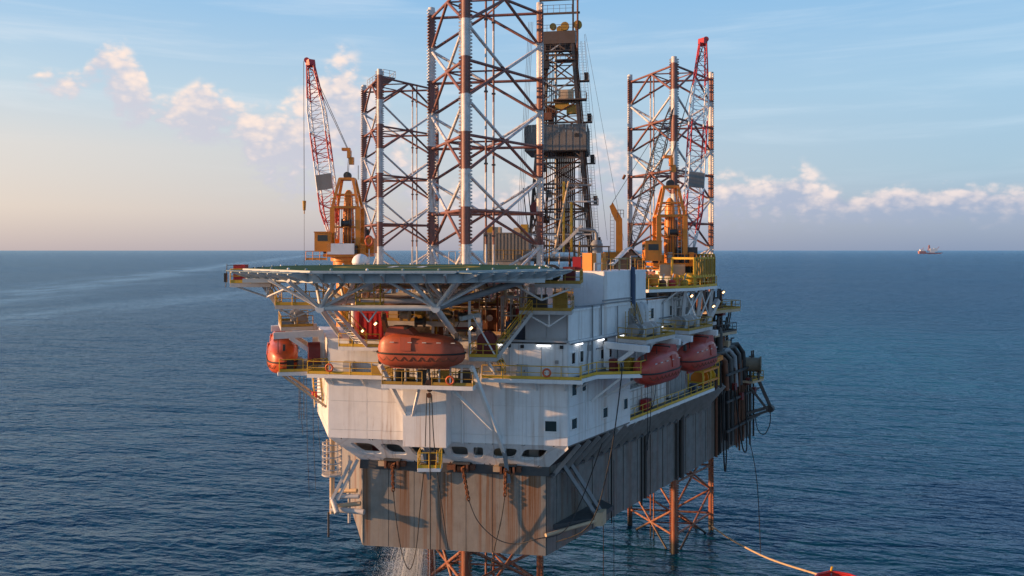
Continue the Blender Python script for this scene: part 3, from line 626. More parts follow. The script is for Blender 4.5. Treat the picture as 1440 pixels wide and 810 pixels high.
# ================================================================ LIFEBOATS
def boat_sections(L, Bm, z_of, n=26, m=14, lower=True):
    vs_ = []; fs = []
    for i in range(n + 1):
        s_ = -1 + 2 * i / n; x = s_ * L / 2
        full = max(0.0, 1 - abs(s_) ** (4.0 if s_ > 0 else 5.0)) ** .60
        hb = Bm / 2 * full
        for j in range(m + 1):
            ph = math.pi * j / m; c_, sn = math.cos(ph), math.sin(ph)
            y = hb * math.copysign(abs(c_) ** (.62 if lower else .48), c_) * (1 if lower else 1 - .10 * sn)
            vs_.append((x, y, z_of(s_, sn, full)))
    for i in range(n):
        for j in range(m): k = i * (m + 1) + j; fs.append((k, k + 1, k + m + 2, k + m + 1))
    return vs_, fs
def lifeboat(label, pos, yaw, mat='boat_orange', L=7.1, group='enclosed lifeboats in their davits'):
    M = Matrix.Translation(V(pos)) @ Matrix.Rotation(yaw, 4, 'Z')
    r = link('lifeboat', None, M); tag(r, label, 'lifeboat', group)
    key = 'boat' + mat
    if key not in CACHE:
        low = MB().add(*boat_sections(L, 2.7, lambda s_, sn, f: -1.15 * sn ** .75 * (.28 + .72 * f) + .10 * abs(s_) ** 3 * (1 - sn), lower=True), smooth=True).mesh('boat_hull', mat)
        up_ = MB().add(*boat_sections(L * .985, 2.62, lambda s_, sn, f: .06 + (1.50 - .10 * (s_ + .2) ** 2 - .22 * s_) * sn ** .45 * (.22 + .78 * f ** 1.3), lower=False), smooth=True).mesh('canopy', mat)
        rail_ = MB(); pts = []
        for k in range(61):
            a = 2 * math.pi * k / 60; s_ = math.cos(a); ff = max(0, 1 - abs(s_) ** (4.0 if s_ > 0 else 5.0)) ** .60
            pts.append((s_ * L / 2 * 1.005, math.copysign(1.37 * ff, math.sin(a)), .04))
        rail_.path(pts, .07, 6)
        tower = MB(); 
        prof = [(-1.35, -.3), (-1.1, .34), (-.9, .48), (.15, .50), (.55, .36), (1.15, -.15)]
        for sy, wd in ((1, .78),):
            a_ = [(x, -wd, z) for x, z in prof] + [(x, wd, z) for x, z in prof]; n = len(prof)
            tower.add(a_, [tuple(range(n)), tuple(range(2 * n - 1, n - 1, -1))] + [(i, (i + 1) % n, n + (i + 1) % n, n + i) for i in range(n)])
        CACHE[key] = (low, up_, rail_.mesh('rub_rail', 'black'), tower.mesh('conning_tower', mat))
    low, up_, rm, tw = CACHE[key]
    h_ = link('boat_hull', low, M, r); cn = link('canopy', up_, M, r); link('rub_rail', rm, M, r)
    T = lambda x, y, z: M @ V((x, y, z)); R = M.to_3x3()
    twr = link('conning_tower', tw, M @ Matrix.Translation((-1.45, 0, 1.62)), r)
    box(twr, 'tower_window', T(-1.05, 0, 1.98), (.30, 1.58, .17), 'black', R)
    for sy in (-1, 1):
        hb = box(cn, 'side_hatch', T(-.9, sy * 1.27, .82), (.9, .12, 1.05), mat, R @ Matrix.Rotation(sy * rad(6), 3, 'X'))
        for k in range(5): box(cn, 'port_light', T(-2.0 + k * 1.15 + (.3 if k > 0 else 0), sy * (1.30 if k not in (1,) else 1.335), .95), (.34, .05, .07), 'steel_lt', R @ Matrix.Rotation(sy * rad(6), 3, 'X'))
    if 'grab' not in CACHE:
        gl = MB()
        for sy in (-1, 1):
            pts = []
            for k in range(73):
                s_ = -.88 + 1.76 * k / 72; ff = max(0, 1 - abs(s_) ** 4.4) ** .6; zz = -.20 - .30 * abs(math.sin(k * math.pi / 8)); pts.append((s_ * L / 2, sy * (1.37 * ff * (1 - .10 * (-zz)) + .02), zz))
            gl.path(pts, .028, 5)
        CACHE['grab'] = gl.mesh('grab_line', 'rusty')
    link('grab_line', CACHE['grab'], M, h_)
    for sx in (-1, 1):
        box(r, 'lifting_hook', T(sx * 2.9, 0, 1.3), (.3, .22, .55), 'dark_steel', R)
    MB().box(T(-.1, 0, -1.16), (4.9, .16, .24), R).obj('keel', mat, r)
    MB().lathe([(0, 0), (.34, .02), (.34, .14), (0, .16)], 12, T(-3.45, 0, -.65), R @ V((1, 0, 0))).obj('propeller_guard', 'dark_steel', r)
    return r
yawF = math.atan2(FRONT.ex.y, FRONT.ex.x); yawR = math.atan2(RIGHT.ex.y, RIGHT.ex.x); yawL = math.atan2(LEFT.ex.y, LEFT.ex.x)
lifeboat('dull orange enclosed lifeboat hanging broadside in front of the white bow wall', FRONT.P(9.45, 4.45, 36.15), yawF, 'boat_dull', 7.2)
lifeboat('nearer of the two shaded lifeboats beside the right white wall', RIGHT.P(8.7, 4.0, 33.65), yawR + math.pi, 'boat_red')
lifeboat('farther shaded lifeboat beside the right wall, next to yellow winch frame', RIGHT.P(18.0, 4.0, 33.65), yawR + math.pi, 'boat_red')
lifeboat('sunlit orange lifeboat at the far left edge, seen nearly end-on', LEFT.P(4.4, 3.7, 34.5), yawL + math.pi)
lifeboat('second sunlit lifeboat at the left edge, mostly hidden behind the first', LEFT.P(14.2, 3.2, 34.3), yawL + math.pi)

# ================================================================ WALKWAYS, DAVITS
def platform(label, F, poly, z, rails, name='walkway', cat='walkway', th=.16, mat='deck_plate', edge='white_clean', rmat='yellow', base=None):
    pts = [F.P(a, o_, z) for a, o_ in poly]
    r = thing(name, label, cat, sum(pts, V()) / len(pts)); deck(r, [(p.x, p.y) for p in pts], z, th, mat, edge)
    for seg in rails: railing(r, [F.P(a, o_, z) for a, o_ in seg], mat=rmat)
    return r
def knees(par, F, aa, off, z, drop, mat='white_clean', off0=.06):
    for a in aa: bar(par, 'knee_brace', F.P(a, off - .1, z - .25), F.P(a, off0, z - drop), .12, .14, mat)
wk = platform('yellow railed walkway across the left of the white bow wall', FRONT, [(-1.4, .08), (6.2, .08), (6.2, 1.35), (-1.4, 1.35)], Z2 - .05, [[(6.2, 1.3), (-1.4, 1.3), (-1.4, .1)]])
knees(wk, FRONT, (.4, 3.2, 5.8), 1.2, Z2, 1.1); box(wk, 'sign_board', FRONT.P(5.2, 1.36, Z2 + .45), (1.8, .05, .7), 'yellow_dirty', FRONT.R)
wk = platform('yellow railed walkway across the shaded right of the bow wall', FRONT, [(13.8, .08), (21.6, .08), (22.1, 1.35), (13.8, 1.35)], Z2 - .05, [[(13.8, 1.3), (22.0, 1.3)]])
knees(wk, FRONT, (15.2, 18.2, 20.6), 1.2, Z2, 1.1)
wk = platform('yellow railed walkway turning the corner along the right white wall', RIGHT, [(.1, .08), (8.2, .08), (8.2, 4.2), (5.2, 4.2), (2.6, 1.35), (-.2, 1.35)], Z2 - .05, [[(-.2, 1.3), (2.6, 1.3), (5.2, 4.15), (8.2, 4.15)]])
knees(wk, RIGHT, (1.2, 2.4), 1.2, Z2, 1.1)
for a in (4.2, 6.4): bar(wk, 'long_brace', RIGHT.P(a, 3.0 if a < 5 else 4.1, Z2 - .2), RIGHT.P(a - .3, .06, Z2 - 2.6), .16, .18, 'white_clean')
wk = platform('yellow railed boat platform sticking out at the left edge of the block', LEFT, [(.3, .08), (8.0, .08), (8.0, 4.2), (.9, 4.2)], Z2 - .02, [[(.3, .2), (.9, 4.1), (3.6, 4.1)], [(.35, .1), (.35, 1.3)]])
for a in (1.4, 4.6): bar(wk, 'long_brace', LEFT.P(a, 4.0, Z2 - .2), LEFT.P(a + .3, .06, Z2 - 3.4), .2, .2, 'tan')
# bow lifeboat platform
bp = platform('yellow railed launching platform below the bow lifeboat', FRONT, [(6.3, 1.85), (13.7, 1.85), (13.7, 4.7), (6.3, 4.7)], Z2 - .18, [[(6.3, 4.65), (9.6, 4.65)], [(10.4, 4.65), (13.7, 4.65), (13.7, 2)], [(6.3, 2.0), (6.3, 4.65)], [(6.4, 2.3), (13.6, 2.3)]], 'boat_platform', 'platform', rmat='yellow_dirty')
for k in range(8): a = 6.9 + k * .93; tube(bp, 'fender_post', FRONT.P(a, 3.2, Z2 - .15), FRONT.P(a, 3.2, 34.95), .09, 'steel_lt' if k % 2 else 'white_clean', 8)
for k in range(4): box(bp, 'equipment_box', FRONT.P(7.4 + k * 1.75, 2.7, Z2 + .3), (1.0, .7, .9), ('black', 'dark_steel', 'yellow_dirty', 'dark_steel')[k], FRONT.R)
bar(bp, 'top_beam', FRONT.P(6.3, 3.9, 35.05), FRONT.P(13.6, 3.9, 35.05), .24, .24, 'steel_lt')
for a0, a1 in ((6.1, 8.35), (13.6, 15.35)):                # long raking legs from the boat davit down to the bow plating
    bar(bp, 'raking_leg', FRONT.P(a0, 4.6, 35.1), FRONT.P(a1, -.6, 27.2), .30, .34, 'white_clean')
    bar(bp, 'leg_foot', FRONT.P(a1, -.55, 27.3), FRONT.P(a1 + .3, -1.35, 24.4), .34, .34, 'grey_pipe')
for a0, a1, zz in ((9.2, 7.6, 29.6), (11.6, 14.6, 29.4)): bar(bp, 'raking_brace', FRONT.P(a0, 3.9, Z2 - .3), FRONT.P(a1, 1.0 if a1 < 9 else .9, zz), .20, .22, 'white_clean')
dv = thing('bow_davit', 'brown and white davit frame holding the bow lifeboat', 'davit', FRONT.P(9.4, 1.6, Z3), 'lifeboat davits')
for a in (5.5, 13.6):
    bar(dv, 'davit_post', FRONT.P(a, .6, Z3), FRONT.P(a, 1.9, 39.0), .36, .4, 'rusty' if a < 9 else 'white_clean')
    bar(dv, 'davit_arm', FRONT.P(a, 1.9, 39.0), FRONT.P(a + (.9 if a < 9 else -.9), 4.5, 38.9), .26, .34, 'rusty' if a < 9 else 'steel_lt')
    tube(dv, 'fall_wire', FRONT.P(a + (.9 if a < 9 else -.9), 4.45, 38.9), FRONT.P(a + (1.2 if a < 9 else -1.4), 4.45, 37.9), .03, 'wire', 6)
for k, a in enumerate((7.2, 8.5, 9.8, 11.0, 12.2)):
    MB().lathe([(0, -.4), (.45, -.4), (.45, -.3), (.28, -.3), (.28, .3), (.45, .3), (.45, .4), (0, .4)], 12, FRONT.P(a, 1.2, Z3 + 2.2 - (k % 2) * .5), FRONT.ex.to_3d()).obj('winch_drum', ('tan', 'dark_steel', 'steel')[k % 3], dv)
def side_davit(label, F, t0, z, mat='white_clean'):
    r = thing('davit', label, 'davit', F.P(t0, 1.5, z), 'lifeboat davits'); zt = z + 2.4
    for a in (t0 - 3.5, t0 + 3.2):
        bar(r, 'davit_post', F.P(a, .5, Z2 + .2), F.P(a, .5, zt), .5, .45, mat)
        bar(r, 'davit_arm', F.P(a, .4, zt), F.P(a, 4.6, zt - .1), .45, .55, mat)
        bar(r, 'diagonal_arm', F.P(a, .6, zt - 2.2), F.P(a, 3.2, zt - .3), .36, .36, mat)
        tube(r, 'fall_wire', F.P(a + .3, 4.2, zt - .3), F.P(a + (.5 if a < t0 else -.3), 4.2, z + .4), .035, 'wire', 6)
    pts = [(t0 - 2.6, 1.2), (t0 + 3.6, 1.2), (t0 + 3.6, 3.9), (t0 - 2.6, 3.9)]
    deck(r, [F.P(a, o_, 0).to_2d() for a, o_ in pts], zt + .5, .16, 'deck_plate', 'steel_lt')
    railing(r, [F.P(a, o_, zt + .5) for a, o_ in (pts[0], pts[3], pts[2], pts[1])], 1.0, 'yellow_dirty', 1.5)
    for k, (a, o_) in enumerate(((t0 - 1.2, 2.2), (t0 + 1.4, 2.4))):
        MB().lathe([(0, -.55), (.62, -.55), (.62, -.45), (.36, -.45), (.36, .45), (.62, .45), (.62, .55), (0, .55)], 14, F.P(a, o_, zt + 1.2), F.ex.to_3d()).obj('winch_drum', 'steel_lt' if k else 'steel', r)
        box(r, 'winch_motor', F.P(a + 1.0, o_, zt + 1.0), (.8, .9, .95), 'steel_lt', F.R)
    return r
side_davit('white davit with winch deck over the nearer shaded lifeboat', RIGHT, 9.3, 33.5)
side_davit('white davit with winch deck over the farther shaded lifeboat', RIGHT, 18.9, 33.5)
side_davit('sunlit white davit with winch over the left lifeboat', LEFT, 4.6, 34.6)

# ================================================================ CRANES
def lattice(par, A, B, up, w0, wm, w1, sections, nb=16, rc=.09, rl=.04, side=None):
    A = V(A); B = V(B); d = (B - A).normalized(); s_ = d.cross(V(up)).normalized() if side is None else V(side).normalized(); n_ = s_.cross(d).normalized()
    wd = lambda f: w0 + (wm - w0) * min(1, f / .16) if f < .72 else wm + (w1 - wm) * (f - .72) / .28
    def mat_at(f):
        for e, mt in sections:
            if f <= e: return mt
        return sections[-1][1]
    P_ = lambda f, i, j: A.lerp(B, f) + s_ * (i * wd(f) / 2) + n_ * (j * wd(f) / 2)
    cuts = sorted(set([0, .16, .72, 1] + [e for e, _ in sections]))
    for k in range(len(cuts) - 1):
        f0, f1 = cuts[k], cuts[k + 1]
        for i in (-1, 1):
            for j in (-1, 1): tube(par, 'boom_chord', P_(f0, i, j), P_(f1, i, j), rc, mat_at((f0 + f1) / 2), 6)
    for k in range(nb):
        f0, f1 = k / nb, (k + 1) / nb; mt = mat_at((f0 + f1) / 2); e = 1 if k % 2 else -1
        for i in (-1, 1): tube(par, 'lacing', P_(f0, i, -e), P_(f1, i, e), rl, mt, 5)
        for j in (-1, 1): tube(par, 'lacing', P_(f0, -e, j), P_(f1, e, j), rl, mt, 5)
        for i in (-1, 1): tube(par, 'lacing', P_(f0, i, -1), P_(f0, i, 1), rl, mt, 5)
        for j in (-1, 1): tube(par, 'lacing', P_(f0, -1, j), P_(f0, 1, j), rl, mt, 5)
    return P_
BOOMSEC = [(.08, 'white_clean'), (.26, 'crane_red'), (.44, 'white_clean'), (.60, 'crane_red'), (.80, 'white_clean'), (1.0, 'crane_red')]
def crane(label, X, Y, zd, zlow, side, tip, foot, cabside, panel, gant_x=0, hook=None):
    r = thing('pedestal_crane', label, 'crane', (X, Y, zlow), 'pedestal cranes with lattice booms')
    B_ = lambda dx, dy, dz: V((X + dx, Y + dy, zd + dz))
    MB().lathe([(1.15, zlow), (1.15, zd - 3.0), (1.5, zd - 1.6), (1.5, zd - .6)], 20, (X, Y, 0)).obj('pedestal', 'white_clean' if side > 0 else 'orange_paint', r)
    MB().lathe([(0, zd - .6), (1.75, zd - .6), (1.75, zd - .15), (0, zd - .15)], 20, (X, Y, 0)).obj('slew_ring', 'orange_paint', r)
    box(r, 'machinery_deck', B_(.3 * -cabside, 0, .05), (4.9, 4.2, .35), 'orange_paint')
    railing(r, [B_(-2.5, -2.1, .22), B_(2.5, -2.1, .22)], 1.0, 'orange_paint', 1.2, False)
    cb = box(r, 'cab', B_(cabside * 2.15, -1.3, 1.5), (1.8, 2.0, 2.1), 'orange_paint')
    for dx, dy, sx, sy in ((0, -1.015, 1.1, .03), (cabside * .915, 0, .03, 1.4)): box(cb, 'cab_window', B_(cabside * 2.15 + dx, -1.3 + dy, 1.95), (sx, sy, .65), 'glass')
    bar(cb, 'cab_gutter', B_(cabside * 2.15 - .95, -2.35, 2.6), B_(cabside * 2.15 + .95, -2.35, 2.6), .08, .12, 'orange_paint')
    railing(r, [B_(cabside * 1.6, -2.65, -.5), B_(cabside * 3.9, -2.65, -.5)], 1.0, 'orange_paint', .8)
    box(r, 'front_panel', B_(*panel[0]), panel[1], panel[2])
    box(r, 'engine_house', B_(-cabside * 2.0, .9, 1.1), (2.2, 2.2, 1.7), 'orange_paint' if side < 0 else 'dark_steel')
    tube(r, 'exhaust', B_(-cabside * 2.2, .9, 1.9), B_(-cabside * 2.2, .9, 3.0), .16, 'dark_steel', 8)
    MB().lathe([(.60, .2), (.68, 2.4), (.62, 4.2), (.45, 7.0), (.2, 7.4)], 18, B_(.15, .3, 0)).obj('king_post', 'orange_paint', r)
    top = [(-.65, -.6), (.85, -.6), (-.65, .7), (.85, .7)]; bot = [(-1.35, -1.1), (1.5, -1.1), (-1.35, 1.3), (1.5, 1.3)]
    kn = []
    for (tx, ty), (bx_, by_) in zip(top, bot):
        k1 = B_(bx_, by_, 5.4); kn.append(k1)
        bar(r, 'frame_leg', B_(bx_, by_, .2), k1, .5, .36, 'orange_paint'); bar(r, 'frame_leg', k1, B_(tx, ty, 8.6), .28, .28, 'orange_paint')
    for f, zz in ((.0, 5.4), (.45, 6.9), (1, 8.6), (None, 3.2)):
        if f is None: q = [B_(bx_ * .97, by_, zz) for bx_, by_ in bot]
        else: q = [kn[i].lerp(B_(top[i][0], top[i][1], 8.6), f) for i in range(4)]
        for i, j in ((0, 1), (2, 3), (0, 2), (1, 3)): bar(r, 'frame_rung', q[i], q[j], .22 if zz in (5.4, 8.6) else .14, .26 if zz in (5.4, 8.6) else .14, 'orange_paint')
    for k in range(6):
        z_ = .8 + k * .85; bar(r, 'frame_rung', B_(-1.35, -1.1, z_), B_(-1.3, 1.3, z_ + .4), .09, .09, 'orange_paint'); bar(r, 'frame_rung', B_(1.48, -1.1, z_), B_(1.44, 1.3, z_ + .4), .09, .09, 'orange_paint')
    for k in range(7): tube(r, 'hydraulic_line', B_(-.5 + k * .2, -.75, .2), B_(-.45 + k * .18, -.65, 5.2 + .3 * (k % 3)), .035, ('dark_steel', 'orange_paint', 'black')[k % 3], 5)
    for k in range(6): box(r, 'deck_gear', B_(-1.9 + k * .8, -1.75 + .3 * (k % 2), .55 + .12 * (k % 3)), (.5, .5, .6 + .3 * (k % 3)), ('dark_steel', 'orange_paint', 'steel', 'rusty')[k % 4])
    MB().lathe([(0, -.5), (.5, -.5), (.5, -.42), (.3, -.42), (.3, .42), (.5, .42), (.5, .5), (0, .5)], 14, B_(.2, -1.2, 3.6), (1, 0, 0)).obj('hoist_drum', 'dark_steel', r)
    railing(r, [B_(-1.5, -1.3, 5.5), B_(1.6, -1.3, 5.5)], .9, 'orange_paint', .8, False)
    ladder(r, B_(.95, -1.05, .3), B_(.95, -.75, 8.4), .4, 'steel_lt', (1, 0, 0))
    sh = MB()
    MB().lathe([(0, -.3), (.42, -.3), (.42, .3), (0, .3)], 14, B_(.1, 0, 9.0), (0, 1, 0)).obj('sheave', 'dark_steel', r)
    tube(r, 'aerial', B_(1.2, .5, 8.6), B_(1.2, .5, 10.2), .04, 'dark_steel', 5)
    foot = V(foot); tip = V(tip); bd = (tip - foot).normalized()
    lattice(r, foot, tip, (0, 1, 0), .7, 1.75, .75, BOOMSEC, 20)
    box(r, 'boom_tip', tip + bd * .25, (.8, .8, .7), 'crane_red', zrot(bd)); MB().lathe([(0, -.2), (.32, -.2), (.32, .2), (0, .2)], 14, tip + bd * .6 + V((side * .35, 0, 0)), (0, 1, 0)).obj('tip_sheave', 'crane_red', r)
    pc = foot.lerp(tip, .32); box(r, 'boom_catwalk', pc + V((0, -.95, 0)), (1.75, .12, 1.75), 'corrugated', zrot(bd, (0, 1, 0)))
    pg = B_(gant_x, 0, 11.4)
    for o_ in (-.3, .3):
        tube(r, 'pendant_wire', tip + V((o_ * .3, o_, -.3)), pg + V((0, o_, .2)), .035, 'wire', 5)
        tube(r, 'luffing_wire', pg + V((0, o_, 0)), B_(.1, o_, 9.0), .03, 'wire', 5)
    br = MB(); br.box(pg, (.35, .9, .9)); br.box(pg + V((-.35, 0, .55)), (.9, .7, .3)); br.box(pg + V((.25, 0, -.75)), (.5, .6, .8)); br.obj('floating_bridle', 'orange_paint', r)
    if hook:
        hx = V(hook[0]); hz = hook[1]
        tube(r, 'hoist_wire', tip + bd * .5 + V((hx.x, 0, 0)), (tip.x + hx.x, tip.y, hz), .035, 'wire', 5)
        hb = MB(); hb.tube((tip.x + hx.x, tip.y, hz), (tip.x + hx.x, tip.y, hz - 1.1), .22, 8, .16); hb.tube((tip.x + hx.x, tip.y, hz - 1.1), (tip.x + hx.x, tip.y, hz - 1.5), .07, 6); hb.obj('hook_block', 'yellow_dirty', r)
        tube(r, 'tag_line', (tip.x + hx.x, tip.y, hz - 1.5), (tip.x + hx.x, tip.y, hook[2]), .02, 'wire', 5)
    return r
crane('orange crane with red and white boom on the left, hook line hanging free', -18.6, 88, 43.7, ZD, -1, at(437, 92, 90), at(469, 336, 88), -1, ((-.2, -2.15, .75), (3.0, .3, 1.2), 'white_clean'), .3, hook=((-.75, 0, 0), 50.0, 42.6))
crane('orange crane with red and white boom on the right, on yellow railed platform', 17.4, 86.6, 42.7, Z4, 1, at(988, 62, 93), at(971, 350, 87.5), -1, ((-.1, -2.2, -.55), (2.7, .3, 1.25), 'tan'), .2)
# aft crane: orange post with a dark boom leaning to the right
r3 = thing('post_crane', 'small orange post crane with dark boom, behind the white deckhouse roof', 'crane', at(866, 372, 104))
q = lambda px, py, d=104: at(px, py, d)
mb = MB(); pr = [(857, 290), (862, 285), (868, 296), (875, 308), (876, 366), (866, 366), (866, 312), (860, 300)]
fa = [q(x, y, 103.3) for x, y in pr]; ba = [q(x, y, 104.7) + V((0, 0, 0)) for x, y in pr]; n = len(pr)
mb.add(fa + ba, [tuple(range(n)), tuple(range(2 * n - 1, n - 1, -1))] + [(i, (i + 1) % n, n + (i + 1) % n, n + i) for i in range(n)]); mb.obj('crane_post', 'orange_paint', r3)
ladder(r3, q(861, 366, 103.5), q(861, 300, 103.5), .5, 'dark_steel', (1, 0, 0))
railing(r3, [q(868, 306, 103), q(877, 306, 103)], 1.0, 'dark_steel', .5, False)
box(r3, 'base_house', q(858, 367, 103.4), (1.6, 1.8, 2.4), 'orange_paint')
lattice(r3, q(886, 352, 106), q(944, 152, 112), (0, 1, 0), .6, 1.5, .5, [(1, 'dark_steel')], 18, .07, .035)
tube(r3, 'pendant_wire', q(860, 287, 104), q(944, 152, 112), .035, 'wire', 5)
MB().tube(q(876, 252, 105), q(879, 246, 105), .18, 8).obj('wire_socket', 'rusty', r3)
tube(r3, 'pedestal', q(868, 366, 104), V((q(868, 366, 104).x, 104, ZD)), .9, 'white_clean', 16)

# ================================================================ DERRICK
DK = V((8.9, 140)); dkz0, dkz1 = 43.0, 82.0
dr = thing('drilling_derrick', 'dark steel drilling derrick with grey clad monkey board, behind the nearest leg', 'derrick', (DK.x, DK.y, 36))
DF = Frame(DK, RIG.ex, RIG.ey)
def dp(i, j, z):
    f = (z - dkz0) / (dkz1 - dkz0); hw = 5.3 + (2.35 - 5.3) * f
    cx = .35 * f * 0
    return DF.P(i * hw - .4 * f, j * hw, z)
for i in (-1, 1):
    for j in (-1, 1):
        bar(dr, 'derrick_leg', dp(i, j, 36), dp(i, j, dkz1), .55, .55, 'derrick_steel')
        if i == 1: tube(dr, 'leg_pipe', dp(i, j, dkz0) + V((.5, 0, 0)), dp(i, j, dkz1) + V((.4, 0, 0)), .12, 'rusty', 6)
lv = [43, 47.2, 51.4, 55.8, 60.4, 66.6, 70.2, 74.4, 78.6, 82]
for k, z in enumerate(lv):
    for a, b_ in (((-1, -1), (1, -1)), ((1, -1), (1, 1)), ((1, 1), (-1, 1)), ((-1, 1), (-1, -1))):
        bar(dr, 'girt', dp(*a, z), dp(*b_, z), .28, .32, 'derrick_steel')
        if k < len(lv) - 1:
            z2 = lv[k + 1]
            bar(dr, 'cross_brace', dp(*a, z), dp(*b_, z2), .22, .22, 'steel' if k == 6 else ('rusty' if k % 2 else 'steel_lt'))
            bar(dr, 'cross_brace', dp(*b_, z), dp(*a, z2), .22, .22, 'steel' if k == 6 else 'derrick_steel')
# clad windwall made of single upright sheets
for (F0, L, mt) in ((fr_between(DF.P(-6.0, -4.6, 0), DF.P(4.6, -4.6, 0), DF.P(0, 0, 0)), 10.6, 'windwall'), (fr_between(DF.P(4.7, -4.6, 0), DF.P(4.7, 4.6, 0), DF.P(0, 0, 0)), 9.2, 'corrugated'),
                    (fr_between(DF.P(-6.1, -4.6, 0), DF.P(-6.1, 4.6, 0), DF.P(0, 0, 0)), 9.2, 'windwall'), (fr_between(DF.P(-6.0, 4.6, 0), DF.P(4.6, 4.6, 0), DF.P(0, 0, 0)), 10.6, 'windwall')):
    n = 18
    for k in range(n): box(dr, 'cladding_sheet', F0.P((k + .5) * L / n, .05 if k % 2 else 0, 63.9 + random.uniform(-.03, .03)), (L / n * .97, .08, 4.5), mt, F0.R)
box(dr, 'cladding_window', DF.P(3.0, -4.72, 64.2), (.8, .1, .6), 'black', DF.R)
MB().prism([DF.P(a, b_, 0).to_2d() for a, b_ in ((-6.0, -4.5), (4.6, -4.5), (4.6, 4.5), (-6.0, 4.5))], 61.5, 61.7).obj('racking_floor', 'derrick_steel', dr)
for i in range(4):
    for j in range(10): tube(dr, 'pipe_stand', DF.P(-.6 + j * .33, -2.4 + i * .5, 44), DF.P(-.6 + j * .33, -2.4 + i * .5, 63.5 + random.uniform(0, .5)), .10, 'pipe_rust' if (i + j) % 3 else 'derrick_steel', 6)
for k in range(8):
    z = 45.2 + k * 4.5
    for a, b_ in (((-1, -1), (1, -1)), ((1, -1), (1, 1)), ((-1, 1), (-1, -1))):
        if not 60 < z < 67: bar(dr, 'half_girt', dp(*a, z), dp(*b_, z), .13, .15, 'derrick_steel')
    box(dr, 'standpipe_unit', DF.P(-3.2 + (k % 3) * .6, -3.4, z), (1.0 + .4 * (k % 2), 1.0, 1.3), ('derrick_steel', 'rusty', 'steel', 'black')[k % 4], DF.R)
for k in range(9): tube(dr, 'service_line', DF.P(-4.6 + k * .45, -4.0 + .2 * (k % 2), 43), DF.P(-2.7 + k * .22, -2.4, 80 - 3 * (k % 3)), .06, ('derrick_steel', 'rusty', 'black')[k % 3], 5)
for j in range(5): tube(dr, 'pipe_stand', DF.P(3.2 + j * .3, -1.6, 44), DF.P(3.2 + j * .3, -1.6, 63), .08, 'derrick_steel', 6)
tube(dr, 'guide_track', DF.P(-1.1, .6, 44), DF.P(-1.1, .6, 80), .22, 'steel_lt', 8); tube(dr, 'guide_track', DF.P(-2.8, .6, 44), DF.P(-2.8, .6, 80), .16, 'derrick_steel', 8)
td = MB(); td.box(DF.P(-1.9, 0, 69.2), (1.6, 1.4, 2.0), DF.R); td.box(DF.P(-1.9, 0, 67.4), (1.0, 1.0, 1.6), DF.R); td.tube(DF.P(-1.9, 0, 67), DF.P(-1.9, 0, 63), .35, 10); td.obj('top_drive', 'rusty', dr)
for a, z, s_, mt in ((-4.0, 69.6, (2.6, 1.2, .9), 'steel_lt'), (.3, 69.6, (2.4, 1.0, 1.2), 'yellow_dirty'), (2.2, 69.0, (2.2, 1.1, 1.6), 'yellow_dirty'), (1.0, 71.6, (2.6, 1.4, 1.6), 'tan')): box(dr, 'top_drive_unit', DF.P(a, -2.6, z), s_, mt, DF.R)
MB().prism([DF.P(a, b_, 0).to_2d() for a, b_ in ((-1.2, -4.3), (4.6, -4.3), (4.6, -2.4), (-1.2, -2.4))], 70.4, 70.6).obj('work_platform', 'derrick_steel', dr)
railing(dr, [DF.P(-1.2, -4.3, 70.6), DF.P(4.6, -4.3, 70.6), DF.P(4.6, -2.4, 70.6)], 1.1, 'derrick_steel', 1.2, False)
# crown
MB().prism([DF.P(a, b_, 0).to_2d() for a, b_ in ((-3.6, -2.8), (2.6, -2.8), (2.6, 2.8), (-3.6, 2.8))], 80.6, 82.8).obj('crown_house', 'derrick_steel', dr)
railing(dr, [DF.P(-3.6, -2.8, 82.8), DF.P(2.6, -2.8, 82.8), DF.P(2.6, 2.8, 82.8)], 1.1, 'derrick_steel', 1.2, False)
for a, rr2, b_ in ((-1.4, .6, -1.6), (.7, .75, -1.6), (-.3, .65, .4), (3.0, .75, -2.2)): MB().lathe([(0, -.3), (rr2, -.3), (rr2 * .8, -.12), (rr2 * .8, .12), (rr2, .3), (0, .3)], 18, DF.P(a, b_, 83.9), DF.ey.to_3d()).obj('crown_sheave', 'yellow_dirty', dr)
for a in (-3.6, 2.2): bar(dr, 'gin_pole', DF.P(a, -2.4, 82), DF.P(a, -2.4, 88.6), .3, .3, 'derrick_steel')
tube(dr, 'gin_pole', DF.P(3.0, -2.6, 76), DF.P(3.0, -2.6, 90.2), .17, 'rusty', 8)
for z in (86.0, 88.4): bar(dr, 'gin_beam', DF.P(-3.6, -2.4, z), DF.P(3.4, -2.4, z), .3, .32, 'derrick_steel')
railing(dr, [DF.P(-3.4, -2.4, 86.2), DF.P(2, -2.4, 86.2)], 1.3, 'derrick_steel', 1.0, False)
for a, z in ((0, 79.2), (1.2, 77.6)): box(dr, 'crown_platform', DF.P(a - .4, -2.9, z), (4.6 - a, 1.2, .16), 'derrick_steel', DF.R); railing(dr, [DF.P(-2.6, -3.4, z), DF.P(1.8, -3.4, z)], 1.0, 'derrick_steel', .9, False)
